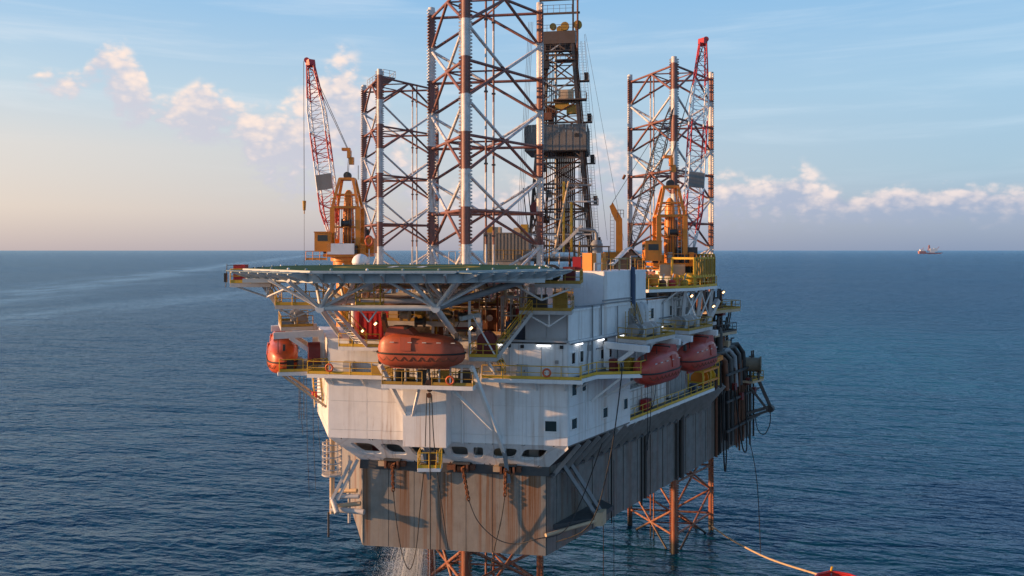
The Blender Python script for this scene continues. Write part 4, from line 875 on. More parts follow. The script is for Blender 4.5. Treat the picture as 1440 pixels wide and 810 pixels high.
for k in range(5):                              # caged ladder flights with rest platforms on the right side
    z = 45 + k * 7.2; f = (z - dkz0) / (dkz1 - dkz0); a = 5.9 - 2.9 * f; f2 = (z + 7 - dkz0) / (dkz1 - dkz0); a2 = 5.9 - 2.9 * f2
    ladder(dr, DF.P(a + .2, -3, z), DF.P(a2 + .2, -3, z + 7), .5, 'steel', DF.ex.to_3d())
    ladder(dr, DF.P(a + .9, -3, z), DF.P(a2 + .9, -3, z + 7), .5, 'derrick_steel', DF.ex.to_3d())
    box(dr, 'rest_platform', DF.P(a + .6, -3, z), (1.6, 1.4, .14), 'derrick_steel', DF.R); railing(dr, [DF.P(a - .1, -3.7, z), DF.P(a + 1.4, -3.7, z), DF.P(a + 1.4, -2.3, z)], 1.1, 'derrick_steel', .7, False)
    box(dr, 'cable_box', DF.P(a + .9, -2.4, z + .9), (.7, .7, 1.4), 'black', DF.R)
for k in range(4): tube(dr, 'dead_line', DF.P(-4.6 - k * .25, -4.8, 84), DF.P(-6.5 - k * .3, -5.2, 46), .03, 'wire', 4)
tube(dr, 'dead_line', DF.P(4.2, -3, 82), DF.P(8.2, -3.5, 46), .025, 'wire', 4); tube(dr, 'dead_line', DF.P(4.4, -3, 82), DF.P(11, -3.5, 46), .025, 'wire', 4)
# lower work decks in front of the derrick
for z, a0, a1, mt in ((47.0, -4.5, 5.6, 'steel_lt'), (49.6, -2, 4.8, 'steel'), (52.6, 1.5, 6.4, 'steel_lt'), (55.4, .4, 5.6, 'steel'), (45.0, -5.5, 6.4, 'derrick_steel')):
    box(dr, 'mezzanine_deck', DF.P((a0 + a1) / 2, -6.0, z), (a1 - a0, 1.4, .25), mt, DF.R); railing(dr, [DF.P(a0, -6.6, z), DF.P(a1, -6.6, z)], 1.1, 'steel', 1.4, False)
for a, mt, z in ((.9, 'yellow', 56), (2.2, 'yellow', 52.5)): bar(dr, 'yellow_mast', DF.P(a, -6.9, 44), DF.P(a, -6.9, z), .38, .38, mt)
MB().lathe([(0, -1.2), (.95, -1.2), (.95, 1.2), (0, 1.2)], 14, DF.P(-3.8, -6.6, 51.6), DF.ey.to_3d()).obj('hose_reel', 'dark_red', dr)
for k in range(5):
    pts = [DF.P(-6 + k * .8 + 2 * s_ / 8, -6.9, 55 - 7 * math.sin(math.pi * s_ / 8) + k * .3) for s_ in range(9)]
    MB().path(pts, .09, 6).obj('kelly_hose', 'rubber', dr)
bar(dr, 'catwalk_ramp', DF.P(-1.0, -10, 43.2), DF.P(4.2, -10, 48.4), .5, .5, 'steel_lt')
tube(dr, 'flare_boom', DF.P(-.6, -9.4, 43), DF.P(1.8, -7.2, 56), .18, 'tan', 8)
# ================================================================ HELIDECK ACCESS
A_ = at
def plat_w(label, pts, z, rails, name='access_platform', cat='platform', th=.14, rmat='yellow', mat='deck_plate', edge='steel_lt'):
    r = thing(name, label, cat, V((pts[0][0], pts[0][1], z))); deck(r, pts, z, th, mat, edge)
    for s_ in rails: railing(r, [V((pts[i][0], pts[i][1], z)) for i in s_], mat=rmat, step=1.3)
    return r
def rect(x0, x1, y0, y1): return [(x0, y0), (x1, y0), (x1, y1), (x0, y1)]
pz = 41.75
p1 = plat_w('yellow railed fire monitor platform with red cabinet left of the helideck', rect(-21.6, -18.5, 60, 62.4), pz, [(3, 0, 1)])
bx_ = box(p1, 'fire_cabinet', (-21.0, 60.6, pz + .85), (.9, .8, 1.2), 'red'); box(p1, 'fire_monitor', (-19.8, 60.8, pz + .7), (.5, .5, 1.1), 'dark_steel')
for x in (-21.5, -18.5): tube(p1, 'hanger_brace', (x, 60, pz - .1), (-18.9, 60.4, pz - 1.05), .07, 'steel_lt', 6)
tube(p1, 'hanger_brace', (-18.9, 60.4, pz - 1.05), (-15.3, 58.6, HZ - .8), .09, 'white_clean', 8); tube(p1, 'hanger_post', (-18.9, 60.4, pz - 1.05), (-18.9, 60.4, pz), .08, 'white_clean', 8)
tube(p1, 'aerial_mast', (-22.0, 60.1, pz - .3), (-21.9, 60.1, pz + 1.5), .03, 'dark_steel', 5); box(p1, 'wind_lamp', (-22.0, 60.1, pz + .45), (.2, .2, .7), 'black')
tube(p1, 'aerial_mast', (-21.9, 60.1, pz + 1.4), (-20.8, 60.1, pz + 1.4), .025, 'dark_steel', 5)
p2 = plat_w('yellow railed stair landing hung under the left of the helideck', rect(-18.6, -14.6, 61.5, 63.2), 39.95, [(3, 0, 1)])
stair(p2, (-18.6, 62.3, 39.95), (-19.8, 62.3, 41.7), .9)
for x in (-18.5, -15.0): tube(p2, 'hanger_brace', (x, 61.6, 39.8), (-17.2, 62.0, 39.0), .07, 'steel_lt', 6)
tube(p2, 'hanger_post', (-17.2, 62.0, 39.0), (-17.2, 62.0, HZ - .6), .07, 'steel_lt', 6)
for x in (-16.6, -15.2): tube(p2, 'hanger_post', (x, 63, 39.9), (x, 63, HZ - .6), .06, 'tan', 6)
st1 = thing('stairway', 'white stringer stairway with yellow rails going down left of the red container', 'stairs', (-14.8, 63, 37)); stair(st1, (-14.8, 62.4, 39.95), (-12.4, 65.2, 36.35), .95, 'white_clean')
p3 = plat_w('small yellow railed landing in front of the red container', [FRONT.P(a, o_, 0).to_2d() for a, o_ in ((1.9, 2.6), (5.4, 2.6), (5.4, .1), (1.9, .1))], 36.25, [(0, 1)], edge='white_clean')
tube(p3, 'hose_stand', FRONT.P(2.9, 2.3, 36.25), FRONT.P(2.9, 2.3, 37.9), .2, 'dark_steel', 10)
p4 = plat_w('yellow railed landing right of the bow lifeboat with slanting tie rods', [FRONT.P(a, o_, 0).to_2d() for a, o_ in ((13.1, 3.0), (15.3, 3.0), (15.3, .3), (13.1, .3))], 35.65, [(3, 0, 1)])
tube(p4, 'tie_rod', FRONT.P(13.2, 2.9, 39.2), FRONT.P(15.2, 2.9, 35.8), .07, 'white_clean', 6); bar(p4, 'hanger_post', FRONT.P(13.1, 2.9, 35.6), FRONT.P(13.0, 2.6, 40.2), .2, .2, 'white_clean')
bar(p4, 'under_leg', FRONT.P(14.3, 2.2, 35.5), FRONT.P(15.0, .5, Z2 - .3), .2, .2, 'white_clean')
st2 = thing('stairway', 'long grey stairway with yellow rails rising right toward the upper landing', 'stairs', FRONT.P(16, 2, 36)); stair(st2, FRONT.P(15.2, 2.3, 35.65), FRONT.P(17.9, 1.4, 39.2), .9, 'steel_lt')
st3 = thing('stairway', 'short steep grey stair down to the shaded bow walkway', 'stairs', FRONT.P(15, 1, Z2)); stair(st3, FRONT.P(14.5, .75, 35.6), FRONT.P(15.6, .75, Z2), .8, 'steel')
p5 = plat_w('yellow railed landing above the grey upper wall, with V brace below', [FRONT.P(a, o_, 0).to_2d() for a, o_ in ((17.0, 1.7), (21.2, 1.7), (21.2, -1.5), (17.0, -1.5))], Z4 + .15, [(0, 1, 2)], rmat='yellow_dirty')
for a in (17.4, 21.0): tube(p5, 'v_brace', FRONT.P(a, 1.6, Z4), FRONT.P(19.4, 1.6, Z4 - 1.1), .07, 'white_clean', 6)
tube(p5, 'v_post', FRONT.P(19.4, 1.6, Z4 - 1.1), FRONT.P(19.4, 1.6, Z4), .06, 'white_clean', 6)
for a, z, s_, mt in ((18.3, .6, (1.6, 1.0, 1.2), 'dark_steel'), (20.2, .7, (1.2, .9, 1.4), 'yellow_dirty')): box(p5, 'valve_box', FRONT.P(a, .2, Z4 + z + .2), s_, mt, FRONT.R)
for k in range(5): tube(p5, 'manifold_pipe', FRONT.P(17.3 + k * .8, -.4, Z4 + .2), FRONT.P(17.3 + k * .8, -.4, Z4 + 2.1), .08, 'steel_lt', 6)
p6 = plat_w('yellow railed monitor platform with black hose reel right of the helideck', [FRONT.P(a, o_, 0).to_2d() for a, o_ in ((18.4, 2.8), (22.0, 2.8), (22.0, -.6), (18.4, -.6))], 41.6, [(0, 1, 2)], rmat='yellow_dirty')
for a in (15.6, 21.9): tube(p6, 'v_brace', FRONT.P(a, 2.6, 41.5 if a > 16 else 42.2), FRONT.P(18.9, 2.6, 40.3), .09, 'white_clean', 6)
tube(p6, 'v_post', FRONT.P(18.9, 2.6, 40.3), FRONT.P(18.9, 2.6, 42.6), .07, 'white_clean', 6)
MB().lathe([(0, -.3), (.75, -.3), (.75, -.2), (.4, -.2), (.4, .2), (.75, .2), (.75, .3), (0, .3)], 14, FRONT.P(19.6, 1.2, 42.4), FRONT.ey.to_3d()).obj('hose_reel', 'black', p6)
box(p6, 'foam_tank', FRONT.P(21.0, .9, 42.3), (1.0, 1.0, 1.3), 'dark_red', FRONT.R); box(p6, 'fire_cabinet', FRONT.P(21.6, .3, 43.2), (.7, .7, 1.1), 'red', FRONT.R)
for a in (18.7, 19.6): box(p6, 'lamp_tube', FRONT.P(a - 1.5, 1.0, 41.75), (.8, .1, .1), 'lamp_white', FRONT.R)

# ================================================================ ROOF EQUIPMENT UNDER AND BEHIND THE HELIDECK
def container(label, c, size, mat, R, ribs=10, name='container'):
    r = thing(name, label, 'container', V(c) - V((0, 0, size[2] / 2))); c = V(c)
    box(r, 'container_body', c, (size[0] - .1, size[1] - .1, size[2] - .06), mat, R)
    for s_ in (-1, 1):
        for k in range(ribs): box(r, 'side_rib', c + R @ V(((k + .5) / ribs * size[0] - size[0] / 2, s_ * (size[1] / 2 - .02), 0)), (size[0] / ribs * .55, .08, size[2] * .92), mat, R)
        for z in (-1, 1): box(r, 'frame_rail', c + R @ V((0, s_ * (size[1] / 2 - .01), z * (size[2] / 2 - .06))), (size[0], .14, .13), mat, R)
        for x in (-1, 1): box(r, 'corner_post', c + R @ V((x * (size[0] / 2 - .06), s_ * (size[1] / 2 - .01), 0)), (.14, .16, size[2]), mat, R)
    return r
container('bright red ribbed container under the left of the helideck', FRONT.P(3.9, -1.3, Z3 + 1.2), (2.7, 2.2, 2.35), 'red', FRONT.R, 6)
container('dark blue ribbed basket left of the grey upper wall', FRONT.P(16.4, -1.9, Z3 + .85), (2.0, 1.6, 1.5), 'blue', FRONT.R, 5)
container('small dark red container behind the blue basket', FRONT.P(17.0, -4.6, Z3 + 1.3), (2.2, 2.0, 2.4), 'red', FRONT.R, 5)
def cover(label, F, a, o_, z, rd, h, mat='dark_red', name='hose_reel_cover'):
    r = thing(name, label, 'reel cover', F.P(a, o_, z))
    mb = MB(); n = 14; prof = [(-rd, 0)] + [(rd * math.cos(math.pi - math.pi * k / n), h - rd + rd * math.sin(math.pi * k / n)) for k in range(n + 1)] + [(rd, 0)]
    f_ = [F.P(a + x, o_ + .5, z + zz) for x, zz in prof]; b_ = [F.P(a + x, o_ - .5, z + zz) for x, zz in prof]; m_ = len(prof)
    mb.add(f_ + b_, [tuple(range(m_)), tuple(range(2 * m_ - 1, m_ - 1, -1))] + [(i, (i + 1) % m_, m_ + (i + 1) % m_, m_ + i) for i in range(m_)]); mb.obj('cover_shell', mat, r)
    box(r, 'base_frame', F.P(a, o_, z - .1), (rd * 2.1, 1.2, .2), 'dark_steel', F.R); box(r, 'cover_latch', F.P(a, o_ + .53, z + h * .45), (.2, .06, .12), 'steel_lt', F.R)
    return r
cover('dark red rounded reel cover on the landing right of the bow lifeboat', FRONT, 14.3, 1.7, 35.75, .75, 1.9)
cover('dark red rounded reel cover beside the left lifeboat', LEFT, 1.0, 1.2, Z2 + .75, .62, 1.75)
cover('dark red rounded reel cover behind the bow lifeboat', FRONT, 11.9, -1.5, Z3 + .9, .8, 1.7)
# jack houses round the bow-leg chords
for i, ch in enumerate(CH0):
    r = thing('jack_house', ('grey jacking column frame round the front chord of the nearest leg', 'grey jacking column frame round the right chord of the nearest leg', 'grey jacking column frame round the left chord of the nearest leg')[i], 'jack frame', V((ch.x, ch.y, ZD)), 'jack frames')
    n_ = (V((ch.x, ch.y, 0)) - W(0, 0, 0)).normalized(); s_ = V((-n_.y, n_.x, 0)); R = Matrix(((s_.x, n_.x, 0), (s_.y, n_.y, 0), (0, 0, 1)))
    zt = 40.9
    for k in (-1, 1):
        box(r, 'side_plate', V((ch.x, ch.y, (ZD + zt) / 2)) + s_ * k * 1.35, (.5, 1.7, zt - ZD), 'greywall', R)
        for j in range(5): MB().lathe([(0, 0), (.5, 0), (.5, .7), (.25, .9), (0, .9)], 12, V((ch.x, ch.y, 30.2 + j * 2.2)) + s_ * k * 1.0 - n_ * .2, n_).obj('pinion_motor', 'steel', r)
    for z in (31, 36.2, zt - .2): box(r, 'yoke_beam', V((ch.x, ch.y, z)) - n_ * .95, (3.2, .3, .5), 'greywall', R)
    tube(r, 'hose_loop', V((ch.x, ch.y, 40)) + s_ * 1.9, V((ch.x, ch.y, 37)) + s_ * 1.9, .12, 'rubber', 8)
rnd = random.Random(11)
def skid(label, c, L, D, H, R, mats, name='equipment_skid', cat='machinery', kind=0):
    c = V(c); r = thing(name, label, cat, c); T = lambda x, y, z: c + R @ V((x, y, z))
    box(r, 'base_frame', T(0, 0, .12), (L, D, .24), mats[0], R)
    for x in (-L / 2 + .1, 0, L / 2 - .1):
        for y in (-D / 2 + .1, D / 2 - .1): bar(r, 'frame_post', T(x, y, .2), T(x, y, H), .12, .12, mats[1])
    for y in (-D / 2 + .1, D / 2 - .1):
        bar(r, 'frame_beam', T(-L / 2, y, H), T(L / 2, y, H), .14, .16, mats[1]); bar(r, 'frame_beam', T(-L / 2, y, H * .55), T(L / 2, y, H * .55), .1, .12, mats[1])
    nt = max(1, int(L / 1.7))
    for k in range(nt):
        x = (k + .5) * L / nt - L / 2; rr2 = min(.55, D * .38) * rnd.uniform(.75, 1)
        if (k + kind) % 3 == 0: MB().lathe([(0, -.6), (rr2 * .7, -.58), (rr2, -.4), (rr2, .4), (rr2 * .7, .58), (0, .6)], 14, T(x, 0, H * .38), R @ V((1, 0, 0))).obj('tank', mats[2], r)
        elif (k + kind) % 3 == 1: MB().lathe([(0, 0), (rr2, 0), (rr2, H * .62), (rr2 * .6, H * .74), (0, H * .76)], 14, T(x, 0, .24), (0, 0, 1)).obj('vessel', mats[3 % len(mats)], r)
        else:
            e = box(r, 'motor_box', T(x, 0, H * .32), (L / nt * .66, D * .6, H * .5), mats[2], R); MB().lathe([(0, -.25), (.3, -.25), (.3, .25), (0, .25)], 10, T(x, -D * .32, H * .35), R @ V((0, 1, 0))).obj('pump_head', mats[3 % len(mats)], r)
    for k in range(int(L * 1.3)):
        x = rnd.uniform(-L / 2, L / 2); y = -D / 2 + rnd.uniform(0, .3); z0 = rnd.uniform(.2, H * .4); z1 = rnd.uniform(H * .6, H * 1.1)
        MB().path([T(x, y, z0), T(x, y, z1 - .15), T(x + .1, y, z1), T(x + rnd.uniform(.5, 1.6), y, z1)], rnd.uniform(.045, .10), 6).obj('pipe_run', mats[rnd.randrange(len(mats))], r)
    return r
FR = FRONT.R
skid('brown and yellow winch skid on the roof behind the bow lifeboat', FRONT.P(9.2, -2.2, Z3), 5.6, 1.4, 2.5, FR, ('steel', 'yellow_dirty', 'tan', 'rusty'), kind=0)
skid('low tan pipe skid on the roof between red container and bow leg', FRONT.P(6.2, -6.4, Z3), 5.0, 1.6, 3.0, FR, ('tan', 'steel_lt', 'tan', 'yellow_dirty'), kind=1)
skid('rusty manifold frame right of the front chord of the nearest leg', FRONT.P(14.2, -6.6, Z3), 4.2, 1.6, 4.2, FR, ('tan', 'tan', 'rusty', 'steel_lt'), kind=2)
skid('sunlit tan valve rack beside the long grey stairway', FRONT.P(15.6, -3.2, Z3), 1.8, 1.2, 3.6, FR, ('tan', 'steel_lt', 'tan', 'rusty'), kind=1)
skid('yellow framed pump skid at the left roof edge behind the stairway', FRONT.P(1.4, -4.6, Z3), 2.6, 1.8, 2.2, FR, ('steel_lt', 'yellow', 'orange_paint', 'tan'), kind=2)
for k, (x, y, z, L_, H_, lab) in enumerate(((-8, 9.5, 34, 9, 5, 'tall brown equipment frame behind the nearest leg, left half'), (3, 9.5, 34, 9, 5.5, 'tall tan equipment frame behind the nearest leg, right half'), (-13.5, 6.5, 34, 6, 4.5, 'yellow and brown frame left of the nearest leg'), (11.5, 5.5, 36, 6, 4.6, 'rusty vessel frame right of the nearest leg, below the roof house'))):
    r = skid(lab, W(x, y, z), L_, 2.4, H_, RIG.R, (('rusty', 'tan', 'yellow_dirty', 'steel_lt'), ('tan', 'steel_lt', 'rusty', 'yellow_dirty'), ('yellow_dirty', 'tan', 'rusty', 'steel'), ('rusty', 'tan', 'steel', 'dark_red'))[k], kind=k)
    box(r, 'plinth', W(x, y, (ZD + z) / 2), (L_, 2.6, z - ZD), 'greywall', RIG.R)
# decks behind the bow leg
md = thing('aft_deck_house', 'long grey drill package house behind the legs', 'deck house', W(0, 24, ZD))
MB().prism([W(x, y, 0).to_2d() for x, y in ((-13, 14), (14, 14), (14, 50), (-13, 50))], ZD, 38.5).obj('house_wall', 'greywall', md)
MB().prism([W(x, y, 0).to_2d() for x, y in ((-13.5, 13.4), (14.5, 13.4), (14.5, 50.5), (-13.5, 50.5))], 38.55, 38.8).obj('house_roof', 'deck_plate', md)
railing(md, [W(-13.3, 13.6, 38.8), W(14.3, 13.6, 38.8)], mat='yellow_dirty', step=2.2)
for k in range(9): box(md, 'door', W(-11 + k * 2.8, 13.95, 35.2), (1.0, .12, 2.1), ('steel_lt', 'tan', 'dark_red')[k % 3], RIG.R)
sub = thing('derrick_substructure', 'dark trussed substructure carrying the derrick', 'substructure', (DK.x, DK.y, 36))
MB().prism([DF.P(a, b_, 0).to_2d() for a, b_ in ((-7, -7.5), (7.5, -7.5), (7.5, 7), (-7, 7))], 42.4, 42.9).obj('drill_floor', 'dark_steel', sub)
for a in (-6, -2, 2, 6):
    bar(sub, 'sub_column', DF.P(a, -7, 38.9), DF.P(a, -7, 42.4), .4, .4, 'dark_steel')
railing(sub, [DF.P(-7, -7.4, 42.9), DF.P(7.4, -7.4, 42.9), DF.P(7.4, 0, 42.9)], mat='steel', step=1.6)
MB().prism([DF.P(a, b_, 0).to_2d() for a, b_ in ((-6, -8), (6, -8), (6, 10), (-6, 10))], 34, 38.9).obj('cantilever_beam', 'dark_steel', sub)
for k in range(7): tube(sub, 'stand_pipe', DF.P(-5 + k * 1.7, -7.6, 39), DF.P(-5 + k * 1.7 + .2, -7.6, 43.8 + (k % 3)), .12, ('steel_lt', 'rusty', 'yellow_dirty')[k % 3], 6)
gc = container('tall grey ribbed module standing behind the nearest leg', at(714, 347, 101), (5.8, 3.0, 3.6), 'corrugated', RIG.R, 13, 'ribbed_module')
box(gc, 'module_stand', V((at(714, 365, 101).x, 101, 41.0)), (5.6, 2.8, 4.2), 'steel', RIG.R)
for px, h_, mt in ((690, 1.0, 'yellow_dirty'), (700, .9, 'tan'), (738, 1.3, 'yellow_dirty'), (728, .8, 'tan')): box(gc, 'roof_unit', at(px, 328 - h_ * 4, 101), (.9, 1.4, h_), mt, RIG.R)
railing(gc, [at(682, 364, 99), at(748, 364, 99)], 1.1, 'yellow_dirty', 1.2, False)
for px, d, h, lab in ((507, 82, 1.0, 'white radar dome showing above the far edge of the helideck'),):
    r = thing('radome', lab, 'radome', at(px, 369, d)); c = at(px, 369, d)
    MB().lathe([(.9 * math.cos(rad(a)), .9 * math.sin(rad(a))) for a in range(0, 91, 10)], 20, c, soft=True).obj('dome', 'white_clean', r)
    MB().lathe([(.5, -.9), (.9, -.05), (.9, .02)], 16, c).obj('dome_skirt', 'white_clean', r); tube(r, 'dome_mast', c - V((0, 0, .9)), V((c.x, c.y, ZD)), .25, 'white_clean', 10)
for px, d, y0, lab in ((583, 96, 352, 'thin twin whip aerials left of the nearest leg'), (636, 84, 354, 'goal-post shaped aerial frame beside the front chord')):
    r = thing('aerial', lab, 'aerial', V((at(px, 380, d).x, d, 38.9)))
    for o_ in (-.35, .35): tube(r, 'whip', V((at(px, 380, d).x + o_, d, ZD + 11)), at(px, y0, d) + V((o_, 0, 0)), .05, 'steel_lt', 5)
    if px == 636: tube(r, 'cross_bar', at(px, y0, d) + V((-.35, 0, 0)), at(px, y0, d) + V((.35, 0, 0)), .05, 'steel_lt', 5)

# ================================================================ RIGHT ROOF: DECKHOUSE, RAILS
gh = thing('gabled_deckhouse', 'small deckhouse with white gabled roof beside the right crane', 'deckhouse', at(885, 378, 92))
c = at(884, 378, 91); hw = 1.9
def loc(x, y, z): return V((c.x + x, c.y + y, c.z + z))
for sgn in (-1, 1): MB().add([loc(0, -2, 2.5), loc(0, 2.5, 2.5), loc(sgn * 2.0, 2.5, .5), loc(sgn * 2.0, -2, .5), loc(0, -2, 2.4), loc(0, 2.5, 2.4), loc(sgn * 2.0, 2.5, .4), loc(sgn * 2.0, -2, .4)], [(0, 1, 2, 3), (4, 7, 6, 5), (0, 3, 7, 4), (1, 5, 6, 2), (0, 4, 5, 1), (3, 2, 6, 7)]).obj('roof_slope', 'white_clean', gh)
MB().add([loc(0, -1.7, 2.2), loc(-1.7, -1.7, .5), loc(-1.7, -1.7, -2), loc(1.7, -1.7, -2), loc(1.7, -1.7, .5), loc(0, 2.2, 2.2), loc(-1.7, 2.2, .5), loc(-1.7, 2.2, -2), loc(1.7, 2.2, -2), loc(1.7, 2.2, .5)], [(0, 1, 2, 3, 4), (9, 8, 7, 6, 5), (1, 6, 7, 2), (4, 3, 8, 9), (2, 7, 8, 3)]).obj('house_body', 'tarp', gh)
box(gh, 'doorway', loc(.2, -1.75, .0), (.8, .1, 1.9), 'black')
rr1 = thing('roof_rail', 'thin yellow railing and pipes along the top of the white roof house', 'railing', RIGHT.P(10, -1, Z5 + .3))
railing(rr1, [RIGHT.P(6.3, -.2, Z5 + .32), RIGHT.P(14.6, -.2, Z5 + .32)], 1.1, 'yellow_dirty', 1.6, False)
for k in range(4): MB().path([RIGHT.P(6 + k * 2.4, -.8, Z5 + .35), RIGHT.P(6 + k * 2.4, -.8, Z5 + 1.0 + .2 * k), RIGHT.P(7.4 + k * 2.4, -.8, Z5 + 1.0 + .2 * k)], .09, 6).obj('vent_pipe', ('steel_lt', 'dark_steel', 'tan', 'grey_pipe')[k], rr1)
tk = thing('roof_tank', 'orange and white cabinet pair on the roof house', 'cabinet', RIGHT.P(9, -2.5, Z5 + .3))
for k, mt in enumerate(('orange_paint', 'white_clean', 'orange_paint')): box(tk, 'cabinet_body', RIGHT.P(8.2 + k * .95, -2.6, Z5 + 1.1), (.85, 1.0, 1.7), mt, RIGHT.R); box(tk, 'cabinet_door', RIGHT.P(8.2 + k * .95, -2.08, Z5 + 1.1), (.6, .05, 1.4), mt, RIGHT.R)
skid('dark machinery rack on the roof left of the orange post crane', at(832, 372, 96) - V((0, 0, .6)), 4.4, 2.0, 2.8, RIG.R, ('dark_steel', 'dark_steel', 'rusty', 'steel'), kind=2)
sl_o = thing('mud_silo', 'grey bulk silo with bent vent pipe right of the derrick', 'silo', at(838, 372, 128)); c = at(839, 368, 128)
MB().lathe([(0, -3), (1.0, -3), (1.0, 2.9), (.6, 3.5), (0, 3.6)], 16, c).obj('silo_body', 'grey_pipe', sl_o); MB().path([c + V((0, 0, 3.4)), c + V((0, 0, 4.6)), c + V((-.4, 0, 5.1)), c + V((-3.0, 0, 5.2))], .28, 10).obj('vent_pipe', 'steel', sl_o)
# ================================================================ RIGHT CRANE PLATFORM
cpz = 40.35
CR = Frame(RIGHT.P(-1.3, -1.35, 0), RIGHT.ex, RIGHT.ey)
cp = plat_w('yellow railed crane platform on white trussed stilts at the right', [CR.P(a, o_, 0).to_2d() for a, o_ in ((17.2, 1.2), (23.5, 3.6), (29.5, 3.6), (31, -4), (18, -6))], cpz, [(0, 1, 2, 3)], 'crane_platform', edge='white_clean')
R_ = CR
for k in range(10): a = 19.2 + k * .95; box(cp, 'wind_screen_slat', R_.P(24.0 + k * .58, 3.3, cpz + 2.0), (.42, .06, 2.2), 'yellow_dirty', R_.R)
for a, o_ in ((23.8, 3.3), (29.6, 3.3), (23.8, .8)): bar(cp, 'cage_post', R_.P(a, o_, cpz), R_.P(a, o_, cpz + 3.2), .2, .2, 'yellow')
for z in (1.2, 3.1): bar(cp, 'cage_beam', R_.P(23.8, 3.3, cpz + z), R_.P(29.6, 3.3, cpz + z), .2, .22, 'yellow'); bar(cp, 'cage_beam', R_.P(23.8, .8, cpz + z), R_.P(23.8, 3.3, cpz + z), .2, .22, 'yellow')
for k, (a, o_, s_, mt) in enumerate(((25.3, 2.2, 1.5, 'yellow'), (27.6, 2.0, 1.6, 'yellow_dirty'), (22.2, 1.8, .9, 'orange_paint'), (19.6, .6, 1.2, 'orange_paint'), (18.2, -.8, 1.0, 'rusty'))):
    MB().lathe([(0, -.6), (.35 * s_, -.6), (.5 * s_, -.3), (.5 * s_, .3), (.35 * s_, .6), (0, .6)], 12, R_.P(a, o_, cpz + .9), (0, 0, 1)).obj('winch_unit', mt, cp)
for k in range(7): a = 17.5 + k * .9; tube(cp, 'hydraulic_pipe', R_.P(a, -.5 + .25 * (k % 3), cpz), R_.P(a + .2, -.5 + .25 * (k % 3), cpz + 1.4 + .3 * (k % 2)), .09, ('orange_paint', 'dark_red', 'yellow')[k % 3], 6)
box(cp, 'control_cabin', R_.P(17.4, -2.6, cpz + 1.0), (2.4, 1.6, 2.0), 'rusty', R_.R)
for a, o_ in ((22.4, 2.9), (25.6, 3.3), (28.9, 3.3)):
    bar(cp, 'stilt', R_.P(a, o_, cpz - .2), R_.P(a, o_ - .4, 36.4), .34, .34, 'steel_lt')
for (a, o_), (b_, q_) in (((22.4, 2.9), (25.6, 3.3)), ((25.6, 3.3), (28.9, 3.3))):
    bar(cp, 'stilt_brace', R_.P(a, o_, cpz - .3), R_.P(b_, q_ - .3, 36.6), .12, .12, 'white_clean'); bar(cp, 'stilt_brace', R_.P(a, o_ - .3, 36.6), R_.P(b_, q_, cpz - .3), .12, .12, 'white_clean')
bar(cp, 'long_leg', R_.P(30.4, 3.4, cpz - 1.6), R_.P(26.6, 2.2, 33.6), .5, .5, 'steel_lt')
bar(cp, 'stilt_brace', R_.P(18.6, .1, 37.6), R_.P(21.4, 2.6, cpz - .2), .16, .16, 'steel_lt')
deck(cp, [R_.P(a, o_, 0).to_2d() for a, o_ in ((21, .2), (29.6, .2), (29.6, 3.5), (21, 3.5))], 36.35, .16, 'deck_plate', 'steel_lt', 'lower_deck')
bwp = skid('dense grey valve stack under the right crane platform', R_.P(24.5, 1.0, 36.4), 6.0, 1.8, 3.4, R_.R, ('steel', 'steel_lt', 'grey_pipe', 'steel_lt'), kind=1)
dh = thing('right_deck_house', 'grey shaded wall under the crane platform behind the davits', 'deck house', R_.P(29, -3, ZD))
MB().prism([R_.P(a, o_, 0).to_2d() for a, o_ in ((23.2, -2.9), (33, -2.9), (33, -9), (23.2, -9))], ZD, cpz - .3).obj('house_wall', 'dark_steel', dh)
# lamps
def lamp(label, p, aim, F=None):
    r = thing('flood_lamp', label, 'lamp', V(p)); p = V(p); aim = V(aim).normalized(); Rz = zrot(aim)
    box(r, 'lamp_housing', p - aim * .12, (.40, .26, .22), 'dark_steel', Rz); box(r, 'lamp_glass', p + aim * .01, (.28, .16, .05), 'lamp_warm', Rz); tube(r, 'lamp_bracket', p - aim * .1, p - aim * .1 + V((0, 0, -.5)), .04, 'dark_steel', 5)
fwd = V((-.15, -1, -.35))
for p, lab in ((R_.P(22.0, 3.75, cpz - .75), 'lit flood lamp under the left end of the crane platform'), (R_.P(30.8, 3.9, cpz - .75), 'lit flood lamp at the right end of the crane platform'), (R_.P(27.8, 3.9, 38.2), 'lit flood lamp halfway down the crane platform stilts'),
               (R_.P(26.6, 4.6, 35.6), 'lit flood lamp between the farther right lifeboat and the dark stern gear'), (FRONT.P(13.2, 2.9, 38.0), 'lit flood lamp above the right end of the bow lifeboat'), (FRONT.P(5.0, 2.4, 38.2), 'lit flood lamp in front of the red container'), (FRONT.P(3.9, 2.4, 37.6), 'lower lit flood lamp left of the bow lifeboat')):
    lamp(lab, p, fwd)
